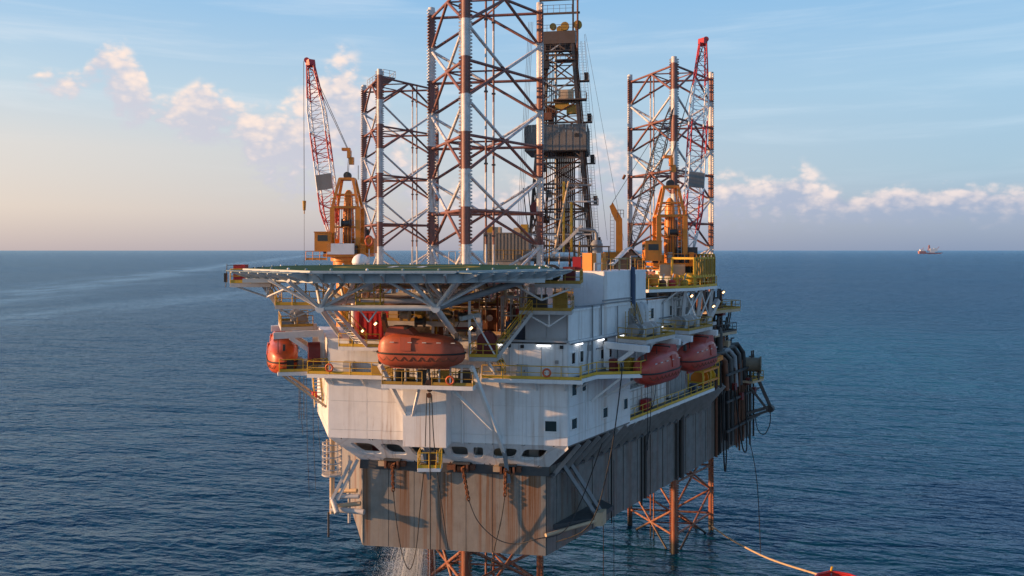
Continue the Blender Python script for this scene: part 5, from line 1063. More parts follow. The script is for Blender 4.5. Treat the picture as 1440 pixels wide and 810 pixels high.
# ducts and winch gear on the right wall
R_ = RIGHT
du = thing('vent_duct', 'white bent ventilation ducts on the right wall above the lifeboats', 'duct', R_.P(12.4, .5, Z3))
for k in range(2): MB().path([R_.P(12.4 + k * .9, .7, 36.7), R_.P(12.4 + k * .9, .7, 38.4), R_.P(12.5 + k * .9, .55, 38.9), R_.P(12.6 + k * .9, .1, 39.0)], .36, 12).obj('duct_bend', 'steel_lt', du)
box(du, 'fan_box', R_.P(12.9, 1.2, 36.9), (1.8, 1.2, 1.1), 'steel_lt', R_.R); ladder(du, R_.P(10.2, .3, 36.0), R_.P(10.2, .3, 38.6), .6, 'yellow_dirty', R_.ex.to_3d())
bar(du, 'door_frame', R_.P(11.3, .12, 36.7), R_.P(11.3, .12, 38.8), .6, .1, 'steel'); 
for k in range(4): box(du, 'louvre', R_.P(13.6, .85, 37.3 + k * .35), (1.3, .06, .06), 'yellow_dirty', R_.R)
for k, a in enumerate((13.2, 15.8, 23.0)): box(du, 'fluorescent_tube', R_.P(a, .3 + .9 * (k > 0), 36.75 + .3 * (k == 2)), (.9, .1, .1), 'lamp_white', R_.R)
st4 = thing('stairway', 'steep yellow stair against the right wall beside the vent ducts', 'stairs', R_.P(10, .6, 36)); stair(st4, R_.P(11.2, 1.2, 36.4), R_.P(10.2, 1.0, 38.4), .6, 'steel', 'yellow_dirty')
# ================================================================ BOW GEAR
def torus(name, mat, R_, r_, n=14, m_=6, stretch=1.0):
    mb = MB(); vs_ = []
    for i in range(n):
        a = 2 * math.pi * i / n
        for j in range(m_):
            b_ = 2 * math.pi * j / m_; q_ = R_ + r_ * math.cos(b_); vs_.append((q_ * math.cos(a), r_ * math.sin(b_), q_ * math.sin(a) * stretch))
    mb.add(vs_, [(i * m_ + j, i * m_ + (j + 1) % m_, ((i + 1) % n) * m_ + (j + 1) % m_, ((i + 1) % n) * m_ + j) for i in range(n) for j in range(m_)], True); return mb.mesh(name, mat)
LINK = torus('chain_link', 'chain_rust', .13, .05, 12, 6, 1.5)
def chain(label, p0, p1, n):
    r = thing('anchor_chain', label, 'chain', V(p0)); p0 = V(p0); p1 = V(p1); d = p1 - p0
    for k in range(n):
        M = Matrix.Translation(p0.lerp(p1, (k + .5) / n)) @ zrot(d).to_4x4() @ Matrix.Rotation(rad(90 * (k % 2) + 20), 4, 'Z')
        link('chain_link', LINK, M, r)
    return r
def cable(label, pts, rr2=.045, mat='wire', name='wire_rope', cat='wire rope', sag=0):
    pts = [V(p) for p in pts]
    if len(pts) > 2:                         # smooth through the points
        out = []; q_ = [pts[0]] + pts + [pts[-1]]
        for i in range(1, len(q_) - 2):
            for s_ in range(8):
                t_ = s_ / 8; a, b_, c_, d_ = q_[i - 1], q_[i], q_[i + 1], q_[i + 2]
                out.append(.5 * ((2 * b_) + (c_ - a) * t_ + (2 * a - 5 * b_ + 4 * c_ - d_) * t_ ** 2 + (3 * b_ - a - 3 * c_ + d_) * t_ ** 3))
        pts = out + [pts[-1]]
    ob = MB().path(pts, rr2, 6).obj(name, mat); return tag(ob, label, cat)
H0 = HF[0]
def hb(px, py, off=.5):                      # point in front of the bow plating under a pixel
    n_ = V((H0.ey.x, H0.ey.y, 0)); p0 = H0.P(0, off, 0); dirv_ = V(((px - 720) / 1100, 1, -(py - 352) / 1100)); o_ = V((0, 0, CAMZ))
    return o_ + dirv_ * ((p0 - o_).dot(n_) / dirv_.dot(n_))
stops_ = [(552, 652), (649, 657), (714, 660)]
for k, (px, py) in enumerate(stops_):
    c = hb(px, py, .55); lab = ('leftmost', 'middle', 'rightmost')[k]
    r = thing('chain_stopper', '%s of the three rusty chain stoppers under the bow windows' % lab, 'chain stopper', c, 'chain stoppers on the bow')
    for s_ in (-.55, .55): box(r, 'cheek_plate', c + H0.R @ V((s_, .1, 0)), (.18, 1.0, .62), 'rusty', H0.R)
    box(r, 'hood', c + H0.R @ V((0, .2, .36)), (1.5, .9, .14), 'hull_dark', H0.R); box(r, 'back_plate', c + H0.R @ V((0, .45, -.05)), (1.1, .12, .7), 'black', H0.R)
    box(r, 'side_block', c + H0.R @ V((-.95, .15, 0)), (.6, .7, .42), 'tan' if k != 1 else 'rusty', H0.R); box(r, 'side_block', c + H0.R @ V((.95, .2, 0)), (.4, .6, .4), 'rusty', H0.R)
    MB().lathe([(0, -.3), (.3, -.3), (.22, 0), (.3, .3), (0, .3)], 12, c + H0.R @ V((0, -.15, -.1)), H0.ex.to_3d()).obj('fairlead_roller', 'chain_rust', r)
chain('rusty anchor chain hanging from the leftmost bow stopper', hb(552, 655, 1.0), hb(553, 690, .9), 9)
chain('rusty anchor chain hanging from the middle bow stopper', hb(651, 660, 1.0), hb(659, 703, 1.0), 11)
chain('rusty anchor chain hanging from the rightmost bow stopper', hb(711, 660, 1.0), hb(710, 697, .9), 9)
cable('thin wire looping from the leftmost chain up to the yellow basket', [hb(553, 690, .9), hb(557, 730, .9), hb(564, 772, 1.0), hb(572, 797, 1.2), hb(579, 797, 1.3), hb(586, 765, 1.6), hb(592, 700, 2.6), at(597, 655, 63.6)])
cable('long wire sagging from the middle chain round the right bow corner', [hb(659, 703, 1.0), hb(672, 733, .9), hb(697, 757, .9), hb(725, 765, .9), hb(755, 758, 1.2), HF[1].P(.6, 1.4, 20.3), HF[1].P(2.6, 2.0, 22.6), RIGHT.P(1.9, 2.2, 28.2)])
cable('thin wire dropping from the rightmost chain under the hull', [hb(710, 697, .9), hb(704, 735, .7), hb(695, 772, .5), hb(690, 800, .2)])
hk = thing('hoist_block', 'rusty hook block hanging under the bow boat platform', 'hook block', at(603, 548, 62.3))
hkp = at(604, 547, 62.3)
for k, (s_, h_, dz) in enumerate((((.5), .5, .45), (.36, .55, 0), (.3, .6, -.5))): MB().lathe([(0, -.14), (.5 * s_ + .05, -.14), (.5 * s_ + .05, .14), (0, .14)], 12, hkp + V((.06 * (k % 2) - .03, 0, dz)), (0, 1, 0)).obj('block_sheave', 'rusty' if k != 2 else 'chain_rust', hk)
tube(hk, 'hanger_wire', hkp + V((0, 0, .4)), at(603, 516, 62.4), .10, 'dark_steel', 6); box(hk, 'hook_body', hkp + V((.05, 0, -.85)), (.16, .16, .4), 'tan')
cable('left fall wire from the hook block to the yellow basket', [at(600, 553, 62.3), at(598, 628, 63)], .04)
cable('middle fall wire from the hook block down past the hull', [at(604, 556, 62.3), at(605, 690, 63), at(605, 772, 63.5)], .045)
cable('right fall wire from the hook block slanting down past the hull', [at(607, 556, 62.3), at(612, 640, 63.2), at(630, 772, 65)], .04)
bk_ = thing('work_basket', 'yellow railed work basket hanging at the bow windows', 'basket', at(604, 655, 63.6)); c = at(604, 655, 63.8)
deck(bk_, [(c.x - .85, 63.0), (c.x + .95, 63.0), (c.x + .95, 64.6), (c.x - .85, 64.6)], c.z, .12, 'yellow_dirty', 'white_clean')
railing(bk_, [V((c.x - .85, 64.6, c.z)), V((c.x - .85, 63.0, c.z)), V((c.x + .95, 63.0, c.z)), V((c.x + .95, 64.6, c.z))], 1.25, 'yellow', .9)
box(bk_, 'end_panel', (c.x + .85, 63.6, c.z + .7), (.1, 1.0, 1.3), 'yellow'); ladder(bk_, (c.x + .8, 62.95, c.z), (c.x + .9, 62.95, c.z + 1.5), .4, 'yellow', (1, 0, 0)); box(bk_, 'winch_box', (c.x + .1, 64.0, c.z + .6), (.7, .6, 1.0), 'black')
# ================================================================ LEFT CAISSON FRAME
cs = thing('sea_chest_frame', 'pale pipe frame with caged ladder on the left bow corner of the hull', 'pipe frame', at(480, 720, 69.5)); d_ = 69.3
for (a, b_, r_, mt) in (((467, 610, d_), (467, 722, d_), .22, 'tan'), ((491, 640, d_ + 1), (491, 735, d_ + 1), .12, 'steel_lt'), ((466, 716, d_), (512, 720, 68.4), .24, 'steel_lt'), ((470, 698, d_), (505, 698, 69.0), .2, 'steel_lt'), ((472, 690, d_ + 1.5), (502, 690, 70), .2, 'tan'), ((467, 700, d_), (474, 722, 68.2), .24, 'steel_lt'), ((470, 712, d_), (507, 708, 69.2), .2, 'tan'), ((462, 720, d_), (462, 755, d_), .09, 'dark_steel')):
    tube(cs, 'frame_pipe', A_(*a), A_(*b_), r_, mt, 10)
for o_ in (0, .55): bar(cs, 'raking_beam', A_(466, 704, d_ - .2) + V((o_, 0, .15 * o_)), A_(494, 648, d_ - .4) + V((o_, 0, .15 * o_)), .22, .26, 'steel_lt')
c = A_(467, 667, d_)
for k in range(6): z = c.z + k * .55; MB().path([V((c.x + .85 * math.cos(rad(a)), d_ + .85 * math.sin(rad(a)), z)) for a in range(0, 361, 30)], .05, 5).obj('cage_hoop', 'steel_lt', cs)
for k in range(8): a = rad(k * 45); tube(cs, 'cage_bar', V((c.x + .85 * math.cos(a), d_ + .85 * math.sin(a), c.z)), V((c.x + .85 * math.cos(a), d_ + .85 * math.sin(a), c.z + 2.9)), .04, 'steel_lt', 5)
MB().lathe([(0, 0), (.9, 0), (.9, .12), (0, .12)], 14, c).obj('cage_floor', 'steel_lt', cs)
tube(cs, 'hanger_pipe', A_(460, 618, d_ + 2), A_(460, 667, d_ + 2), .1, 'tan', 6)
st5 = thing('stairway', 'yellow railed stair hung on the sunlit left wall', 'stairs', LEFT.P(5, .6, 31)); stair(st5, LEFT.P(4.0, .55, 30.0), LEFT.P(7.2, .55, 32.6), .7, 'white_clean')
MB().lathe([(0, -.3), (.25, -.3), (.25, .3), (0, .3)], 10, LEFT.P(4.4, .9, 31.0), (0, 0, 1)).obj('life_ring_can', 'red', st5)
for k, (px, y0, y1, d) in enumerate(((422, 530, 612, 74), (431, 530, 700, 73), (440, 545, 690, 72), (447, 572, 640, 71))):
    cable(('farthest left thin rope hanging below the left boat platform', 'second thin rope hanging left of the white wall', 'third thin rope hanging close to the left wall', 'short thin rope beside the left stair')[k], [A_(px, y0, d), A_(px + 1, (y0 + y1) / 2, d), A_(px + 4, y1, d)], .022, 'wire', 'rope', 'rope')
lad = thing('rope_ladder', 'rope ladder hanging below the left boat platform', 'ladder', A_(427, 600, 73)); ladder(lad, A_(424, 590, 73.5), A_(424, 530, 73.5), .45, 'wire', (1, 0, 0))

# ================================================================ RIGHT SIDE OF THE HULL
S1 = HF[1]; wz = 28.0
rw = platform('white edged yellow railed walkway along the right hull edge', S1, [(10.3, 1.15), (33, 1.15), (33, 2.5), (10.3, 2.5)], wz, [[(10.3, 1.2), (10.3, 2.45), (33, 2.45)]], mat='deck_plate')
rec = thing('machinery_house', 'long white machinery house recessed behind the right lifeboats', 'machinery house', S1.P(18, -1.5, ZD))
MB().prism([S1.P(a, o_, 0).to_2d() for a, o_ in ((10.0, -.4), (36, -.4), (36, -7), (10.0, -7))], ZD, Z2 - .4).obj('house_wall', 'white', rec)
for k in range(12): box(rec, 'wall_panel', S1.P(11.2 + k * 2.1, -.38, 31.0), (2.04, .09, 4.2), 'white', S1.R)
tb = thing('mud_pit_bank', 'rusty edged white tank bank behind the right walkway', 'tank bank', S1.P(16, .4, 27))
MB().prism([S1.P(a, o_, 0).to_2d() for a, o_ in ((10.6, -.3), (22.6, -.3), (22.6, .95), (10.6, .95))], 26.5, 30.4).obj('tank_wall', 'white', tb)
for k in range(13): bar(tb, 'stiffener', S1.P(11.0 + k * .93, 1.0, 28.1), S1.P(11.0 + k * .93, 1.0, 30.3), .10, .12, 'white')
for k in range(3): bar(tb, 'stiffener_band', S1.P(10.7, 1.03, 28.7 + k * .75), S1.P(22.5, 1.03, 28.7 + k * .75), .05, .07, 'steel_lt')
for k in range(6):
    a = 11.4 + k * 1.9; MB().path([S1.P(a, .4, 30.3), S1.P(a, .4, 30.9), S1.P(a + .3, .5, 31.2), S1.P(a + 1.1, .5, 31.25), S1.P(a + 1.4, .6, 30.8)], .2 + .05 * (k % 2), 8).obj('vent_bend', 'steel_lt' if k % 2 else 'grey_pipe', tb)
for k in range(3): MB().lathe([(0, -1.1), (.5, -1.0), (.62, -.7), (.62, .7), (.5, 1.0), (0, 1.1)], 12, S1.P(12.8 + k * 3.6, -.1, 31.5), S1.ex.to_3d()).obj('muffler', 'white_clean', tb)
for a, mt in ((16.2, 'red'), (16.9, 'dark_red')): box(tb, 'fire_pump', S1.P(a, 1.5, wz + .6), (.7, .6, 1.1), mt, S1.R)
gn = thing('generator_cabinet', 'grey upright cabinets right of the white tank bank', 'cabinet', S1.P(25, .5, wz))
for k in range(3): box(gn, 'cabinet_body', S1.P(24.2 + k * 1.5, .2, 29.9), (1.35, 1.5, 3.6), 'steel_lt' if k != 1 else 'greywall', S1.R); box(gn, 'cabinet_door', S1.P(24.2 + k * 1.5, .98, 29.8), (1.0, .06, 2.8), 'steel', S1.R)
MB().lathe([(0, -1), (.8, -.9), (.8, .9), (0, 1)], 14, S1.P(23.2, .4, 31.4), S1.ey.to_3d()).obj('cooler_drum', 'steel_lt', gn)
box(gn, 'blue_bin', S1.P(28.8, 1.6, wz + .5), (.8, .7, 1.0), 'blue', S1.R)
yw = thing('winch_frame', 'bright orange yellow winch frame at the right deck edge', 'winch', S1.P(32, 1.2, wz)); 
for a in (30.2, 32.6, 35.2):
    for o_ in (.4, 2.2): bar(yw, 'frame_post', S1.P(a, o_, wz), S1.P(a, o_, wz + 2.2), .18, .18, 'yellow')
for z in (.9, 2.2):
    for o_ in (.4, 2.2): bar(yw, 'frame_beam', S1.P(30.2, o_, wz + z), S1.P(35.2, o_, wz + z), .2, .2, 'orange_paint')
    for a in (30.2, 32.6, 35.2): bar(yw, 'frame_beam', S1.P(a, .4, wz + z), S1.P(a, 2.2, wz + z), .18, .18, 'yellow')
for k, a in enumerate((31.2, 33.4)): MB().lathe([(0, -.7), (.85, -.7), (.85, -.58), (.5, -.58), (.5, .58), (.85, .58), (.85, .7), (0, .7)], 16, S1.P(a, 1.4, wz + 1.3), S1.ex.to_3d()).obj('winch_drum', ('orange_paint', 'yellow')[k], yw)
for k in range(8): tube(yw, 'tension_pipe', S1.P(30.4 + k * .5, 1.9, wz + 2.3), S1.P(31.6 + k * .5, 1.2, wz + 2.6 + .15 * (k % 3)), .10, ('orange_paint', 'yellow')[k % 2], 6)
bar(yw, 'jib', S1.P(33.5, 1.2, wz + 2.5), S1.P(38, 1.6, wz + 3.0), .3, .5, 'orange_paint'); railing(yw, [S1.P(30.2, 2.3, wz + 2.3), S1.P(35.2, 2.3, wz + 2.3)], .9, 'yellow', 1.2, False)
# dark stern gear: hanging pipes, bends, drum, service tower
hg = thing('hanging_pipe_rack', 'dense bundle of dark and rusty pipes hanging at the right stern corner', 'pipe rack', S1.P(45, .6, 20))
for k in range(34):
    a = 39.6 + k * .36 + rnd.uniform(-.1, .1); o_ = .35 + .32 * (k % 4) + rnd.uniform(-.08, .08); z1 = 29.0 + rnd.uniform(-1, 1.2); z0 = 19.4 - 2.6 * ((a - 39) / 13) * .2 + rnd.uniform(-1.0, 2.2) - (1.4 if k % 5 == 0 else 0)
    tube(hg, 'hanging_pipe', S1.P(a, o_, z0), S1.P(a, o_, z1), rnd.choice((.09, .13, .17)), rnd.choice(('black', 'dark_steel', 'pipe_rust', 'black', 'rusty', 'dark_steel', 'black')), 6)
for z in (21.5, 25.2, 28.6): bar(hg, 'rack_beam', S1.P(39.2, 1.75, z), S1.P(52, 1.75, z), .22, .26, 'dark_steel')
for k in range(4): box(hg, 'red_valve', S1.P(42 + k * 2.6, 1.8, 26.8 - (k % 2) * 1.6), (.7, .4, .9), 'dark_red', S1.R)
for k in range(5):
    a = 37.5 + k * 1.7; MB().path([S1.P(a - 5, -.6, 30.2 + .25 * k), S1.P(a, -.3, 30.8 + .2 * k), S1.P(a + 2.2, .6, 30.9 + .2 * k), S1.P(a + 2.9, 1.1, 30.2 + .1 * k), S1.P(a + 3.0, 1.3, 26.5)], .34, 10).obj('flow_pipe', ('rusty', 'dark_steel', 'grey_pipe', 'dark_steel', 'black')[k], hg)
drm = thing('hose_drum', 'big brown drum overhanging the right stern corner', 'drum', S1.P(52.5, 2.2, 30.4))
MB().lathe([(0, -1.15), (1.15, -1.15), (1.15, -.95), (.95, -.9), (.95, .9), (1.15, .95), (1.15, 1.15), (0, 1.15)], 20, S1.P(48.4, 2.0, 28.9), (1, -.35, 0)).obj('drum_body', 'tarp', drm)
for o_ in (1.6, 3.4): bar(drm, 'drum_stand', S1.P(48.4, o_ - .6, 26.9), S1.P(48.4, o_ - .6, 29.0), .2, .4, 'dark_steel')
for s_ in (-.3, .4): tube(drm, 'drum_lug', S1.P(48.4 + s_, 2.0, 29.8), S1.P(48.4 + s_, 2.0, 30.8), .1, 'dark_steel', 6)
op = plat_w('dark outrigger platform with folded struts below the brown drum', [S1.P(a, o_, 0).to_2d() for a, o_ in ((46.6, .3), (50.0, .3), (50.0, 3.0), (46.6, 2.6))], 26.9, [(1, 2, 3)], 'outrigger', 'outrigger', rmat='yellow_dirty', edge='tan')
for (a, o_, z), (b_, q_, y_), w_ in (((49.2, 2.6, 26.7), (50.0, 3.9, 23.2), .4), ((48.6, 1.6, 25.8), (49.8, 3.7, 22.6), .32), ((49.9, 3.9, 23.2), (48.2, 1.2, 22.2), .36), ((49.6, 3.6, 22.6), (48.0, 1.0, 21.5), .28)): bar(op, 'strut', S1.P(a, o_, z), S1.P(b_, q_, y_), w_, w_, 'dark_steel')
MB().lathe([(0, -.4), (.5, -.4), (.5, .4), (0, .4)], 12, S1.P(50.0, 3.9, 22.9), S1.ex.to_3d()).obj('strut_pivot', 'dark_steel', op)
cable('black hose loop hanging from the outrigger at the right stern', [S1.P(50.0, 3.9, 22.6), S1.P(50.2, 3.8, 20.8), S1.P(49.8, 3.2, 19.4), S1.P(49.3, 2.5, 19.9), S1.P(49.0, 2.2, 21.6)], .06, 'rubber', 'hose', 'hose')
cable('black hose bight hanging below the pipe bundle at the stern corner', [S1.P(41.6, 1.9, 27), S1.P(42.6, 2.3, 21), S1.P(43.6, 2.4, 18.4), S1.P(44.8, 2.4, 18.2), S1.P(45.4, 2.2, 20.4), S1.P(45.6, 2, 26)], .09, 'rubber', 'hose', 'hose')
cable('black hose loop hanging against the hull below the stern gear', [S1.P(39.9, .9, 26), S1.P(40.2, 1.0, 19), S1.P(40.6, 1.0, 16.4), S1.P(41.0, 1.0, 16.4), S1.P(41.2, 1.0, 19), S1.P(41.3, .9, 26)], .10, 'rubber', 'hose', 'hose')
ST = Frame(S1.P(-2.2, -.5, 0), S1.ex, S1.ey)
tw = thing('service_tower', 'dark stern service tower with stepped railed platforms at the right', 'tower', ST.P(44, -1, ZD))
for a, o_ in ((41, -.6), (46.5, -.6), (41, -3.4), (46.5, -3.4)): bar(tw, 'tower_column', ST.P(a, o_, ZD), ST.P(a, o_, 39.2), .4, .4, 'dark_steel')
for k, z in enumerate((30.4, 33.6, 36.6)):
    deck(tw, [ST.P(a, o_, 0).to_2d() for a, o_ in ((40.4, -4), (47.8, -4), (47.8, 1.3 + .5 * (k == 2)), (40.4, .6))], z, .2, 'dark_steel', 'tan' if k else 'dark_steel', 'tower_deck'); railing(tw, [ST.P(40.4, .6, z), ST.P(47.8, 1.3 + .5 * (k == 2), z), ST.P(47.8, -3, z)], 1.1, 'dark_steel' if k != 2 else 'yellow_dirty', 1.2)
    for j in range(4): box(tw, 'tower_unit', ST.P(41.6 + j * 1.6, -1.0 - (j % 2), z + .8 + .3 * (j % 2)), (1.2, 1.2, 1.5 + .7 * (j % 2)), ('black', 'dark_steel', 'rusty', 'dark_steel')[(j + k) % 4], S1.R)
    for j in range(5): tube(tw, 'tower_pipe', ST.P(41 + j * 1.3, -.2 + .2 * (j % 2), z - 3), ST.P(41.3 + j * 1.3, -.3, z + 2.4), .13, ('dark_steel', 'rusty', 'black')[j % 3], 6)
bar(tw, 'tower_brace', ST.P(41, -.5, ZD + 4), ST.P(46.5, -.5, 36), .24, .24, 'dark_steel')
for k, (x, y, mt, lab) in enumerate(((16, 26, ('dark_steel', 'rusty', 'steel', 'dark_steel'), 'dark pump rack on the main deck inside the right hull edge'), (25, 30, ('rusty', 'dark_steel', 'dark_steel', 'tan'), 'rusty pump rack on the main deck near the right leg'), (28, 44, ('dark_steel', 'steel', 'rusty', 'black'), 'dark pipe rack on the main deck behind the right leg'))): skid(lab, W(x, y, ZD), 9, 3, 4.4, RIG.R, mt, kind=k)
# long dark cables on the right
cable('thick black cable slanting from the right walkway corner down under the hull', [RIGHT.P(3.6, 3.1, Z2 + 1.0), RIGHT.P(3.2, 3.3, Z2 - .3), RIGHT.P(1.4, 3.2, 27.2), RIGHT.P(-.4, 2.4, 22.2), S1.P(-.2, 1.2, 19.6)], .05, 'rubber', 'cable', 'cable')
cable('thin cable hanging from the right boat platform, nearer one', [RIGHT.P(6.2, 4.3, Z2 + .3), RIGHT.P(6.2, 4.3, 27)], .03, 'rubber', 'cable', 'cable')
cable('thin cable hanging from the right boat platform, farther one', [RIGHT.P(7.0, 4.3, Z2 + .3), RIGHT.P(6.9, 4.2, 29), RIGHT.P(6.6, 3.8, 26.6)], .03, 'rubber', 'cable', 'cable')
cable('thin cable hanging past the corner window of the right wall', [RIGHT.P(8.1, 4.3, Z2 + 2), RIGHT.P(8.2, 4.0, 31), RIGHT.P(9.6, 2.4, 29.5)], .03, 'rubber', 'cable', 'cable')
cable('very long thin line hanging from the hull beside the right bracket to the sea', [S1.P(8.6, 2.0, ZD - 1), S1.P(8.6, 2.0, .2)], .03, 'wire', 'rope', 'rope'); cable('second long thin line hanging to the sea under the right bracket', [S1.P(6.0, 2.3, ZB + 2), S1.P(6.0, 2.3, .2)], .035, 'chain_rust', 'rope', 'rope')
# life-saving gear, small things
rg_ = thing('life_ring', 'orange life ring on the left crane stay', 'life ring', at(519, 339, 86)); lnk = torus('ring', 'boat_orange', .38, .12, 20, 8, 1.3); link('ring', lnk, Matrix.Translation(at(519, 339, 86)), rg_); tube(rg_, 'ring_post', at(519, 350, 86.2), V((at(519, 350, 86).x, 86.2, ZD)), .06, 'white_clean', 6)

# ================================================================ WATER DUMP SPRAY
sp_ = MB(); rs = random.Random(3)
src = V((-10.6, 88.6, ZB))
for k in range(46000):
    t_ = rs.random() ** .36; z = ZB * (1 - t_) + rs.uniform(-.3, .3)
    s_ = .30 + 1.7 * t_
    x = src.x - 2.6 * t_ * t_ + rs.gauss(0, s_) - abs(rs.gauss(0, s_ * .8)); y = src.y + rs.gauss(0, s_) + 1.0 * t_
    if z < .02: continue
    q_ = rs.uniform(.005, .016); e = q_ * rs.uniform(2, 6)
    sp_.add([(x, y, z + e), (x + q_, y - q_ * .6, z - e), (x - q_, y - q_ * .6, z - e), (x, y + q_, z - e)], [(0, 1, 2), (0, 2, 3), (0, 3, 1), (1, 3, 2)])
for k in range(60):                         # connected falling strands inside the mist
    ax_, ay_ = rs.gauss(0, .5), rs.gauss(0, .5); w0_ = rs.uniform(.012, .05); pts = []
    for j in range(9):
        t_ = j / 8; pts.append((src.x + ax_ * (1 + 2.6 * t_) - 2.2 * t_ * t_ + rs.gauss(0, .06), src.y + ay_ * (1 + 2.2 * t_) + t_ + rs.gauss(0, .06), ZB * (1 - t_) + .05))
    sp_.path(pts, [w0_ * (1 - .5 * j / 8) for j in range(9)], 4)
for k in range(16000):
    x = src.x - 1.6 + rs.gauss(0, 1.5); y = src.y + rs.gauss(0, 1.4) + .8; z = abs(rs.gauss(5.5, 4.2)); q_ = rs.uniform(.006, .022)
    sp_.add([(x, y, z + q_ * 2), (x + q_, y - q_ * .6, z - q_), (x - q_, y - q_ * .6, z - q_), (x, y + q_, z - q_)], [(0, 1, 2), (0, 2, 3), (0, 3, 1), (1, 3, 2)])
m = bpy.data.materials.new('spray'); m.use_nodes = True; bb_ = m.node_tree.nodes['Principled BSDF']; bb_.inputs['Base Color'].default_value = (.85, .88, .9, 1); bb_.inputs['Roughness'].default_value = .4; bb_.inputs['Transmission Weight'].default_value = .2; MATS['spray'] = m
so_ = sp_.obj('water_spray', 'spray'); so_['kind'] = 'stuff'; so_['label'] = 'white spray of dumped water falling beside the nearest leg'; so_['category'] = 'water spray'
vm = bpy.data.materials.new('mist'); vm.use_nodes = True; vt = vm.node_tree; vt.nodes.clear(); MATS['mist'] = vm
pv_ = vt.nodes.new('ShaderNodeVolumePrincipled'); pv_.inputs['Color'].default_value = (.93, .95, .97, 1); pv_.inputs['Density'].default_value = .055; pv_.inputs['Anisotropy'].default_value = .2
vt.links.new(pv_.outputs[0], vt.nodes.new('ShaderNodeOutputMaterial').inputs['Volume'])
for sc2, lab in ((1.0, 'soft outer mist of the water falling beside the nearest leg'), (.55, 'dense inner mist of the water falling beside the nearest leg')):
    vs_ = []; n = 16; lv_ = 9
    for k in range(lv_):
        t_ = k / (lv_ - 1); rr2 = (.25 + 2.9 * t_) * sc2; z = ZB * (1 - t_) + .05
        for j in range(n): th_ = 2 * math.pi * j / n; vs_.append((src.x - 2.4 * t_ * t_ + rr2 * 1.15 * math.cos(th_) * (1 + .12 * math.sin(3 * th_ + k)), src.y + t_ + rr2 * math.sin(th_) * (1 + .12 * math.cos(2 * th_ + k)), z))
    mo = MB().add(vs_, [(k * n + j, k * n + (j + 1) % n, (k + 1) * n + (j + 1) % n, (k + 1) * n + j) for k in range(lv_ - 1) for j in range(n)] + [tuple(range(n)), tuple(range((lv_ - 1) * n, lv_ * n))]).obj('water_mist', 'mist'); mo['kind'] = 'stuff'; mo['label'] = lab; mo['category'] = 'mist'
# ================================================================ WORKBOAT, TOWLINE, FAR SHIP
wb = thing('workboat', 'red workboat whose bow rail just enters at the bottom right', 'boat', (41, 88, 0))
def hullsec(n=40):
    out = []
    for i in range(n + 1):
        s_ = i / n; y = 70 + 30.5 * s_; hwid = 4.2 * max(0, 1 - max(0, (s_ - .45) / .55) ** 5) ** .5 + .05; zt = 2.1 + .95 * max(0, (s_ - .4) / .6) ** 1.6
        out.append((y, hwid, zt))
    return out
hs = hullsec(); mb = MB(); vs_ = []
for (y, hw, zt) in hs: vs_ += [(41 - hw, y, zt), (41 - hw * .9, y, .6), (41 - hw * .55, y, -1.2), (41 + hw * .55, y, -1.2), (41 + hw * .9, y, .6), (41 + hw, y, zt)]
n = len(hs); mb.add(vs_, [(i * 6 + j, i * 6 + j + 1, i * 6 + j + 7, i * 6 + j + 6) for i in range(n - 1) for j in range(5)] + [(0, 1, 2, 3, 4, 5)], True); mb.obj('boat_hull', 'red', wb)
mb = MB(); vs_ = []
for (y, hw, zt) in hs: vs_ += [(41 - hw * .96, y, zt - .95), (41 + hw * .96, y, zt - .95)]
mb.add(vs_, [(2 * i, 2 * i + 1, 2 * i + 3, 2 * i + 2) for i in range(n - 1)]); mb.obj('deck', 'tan', wb)
MB().path([(41 - hw, y, zt) for y, hw, zt in hs] + [(41 + hw, y, zt) for y, hw, zt in reversed(hs)], .16, 8).obj('bulwark_rail', 'red', wb)
box(wb, 'wheelhouse', (41, 77, 3.6), (4.6, 5.0, 3.6), 'white_clean'); 
for k in range(4): box(wb, 'wheelhouse_window', (39.3 + k * 1.13, 79.53, 4.5), (.85, .06, .9), 'glass')
MB().lathe([(0, 0), (.35, 0), (.25, .5), (.35, 1.0), (0, 1.0)], 12, (41, 97.2, 2.2)).obj('bow_bollard', 'tan', wb); tube(wb, 'fender_strip', (41, 100.6, 2.9), (41, 100.2, 3.75), .14, 'yellow', 8)
Rc = CH2[1]
tow = [V((Rc.x, Rc.y - .6, .6)), V((33.4, 117.5, .6)), V((35.9, 109, 1.3)), V((39.0, 99.6, 3.0))]
cable('pale floating hose running from the right leg to the red workboat', tow, .14, 'tan', 'floating_hose', 'hose')
cable('thin dark line from the stern corner down to the floating hose', [S1.P(45.4, 2.2, 21), S1.P(46.5, 3.2, 14), V((35.3, 111, 1.05))], .05, 'wire', 'rope', 'rope')
pmat('ship_red_hazed', (.42, .20, .19), .6, var=.2)  # red paled so that the colour itself carries the distance haze
fs_ = thing('distant_rig', 'tiny red and white offshore vessel on the horizon at the right', 'vessel', (5350, 10000, 0)); X0, Y0 = 5350, 10000
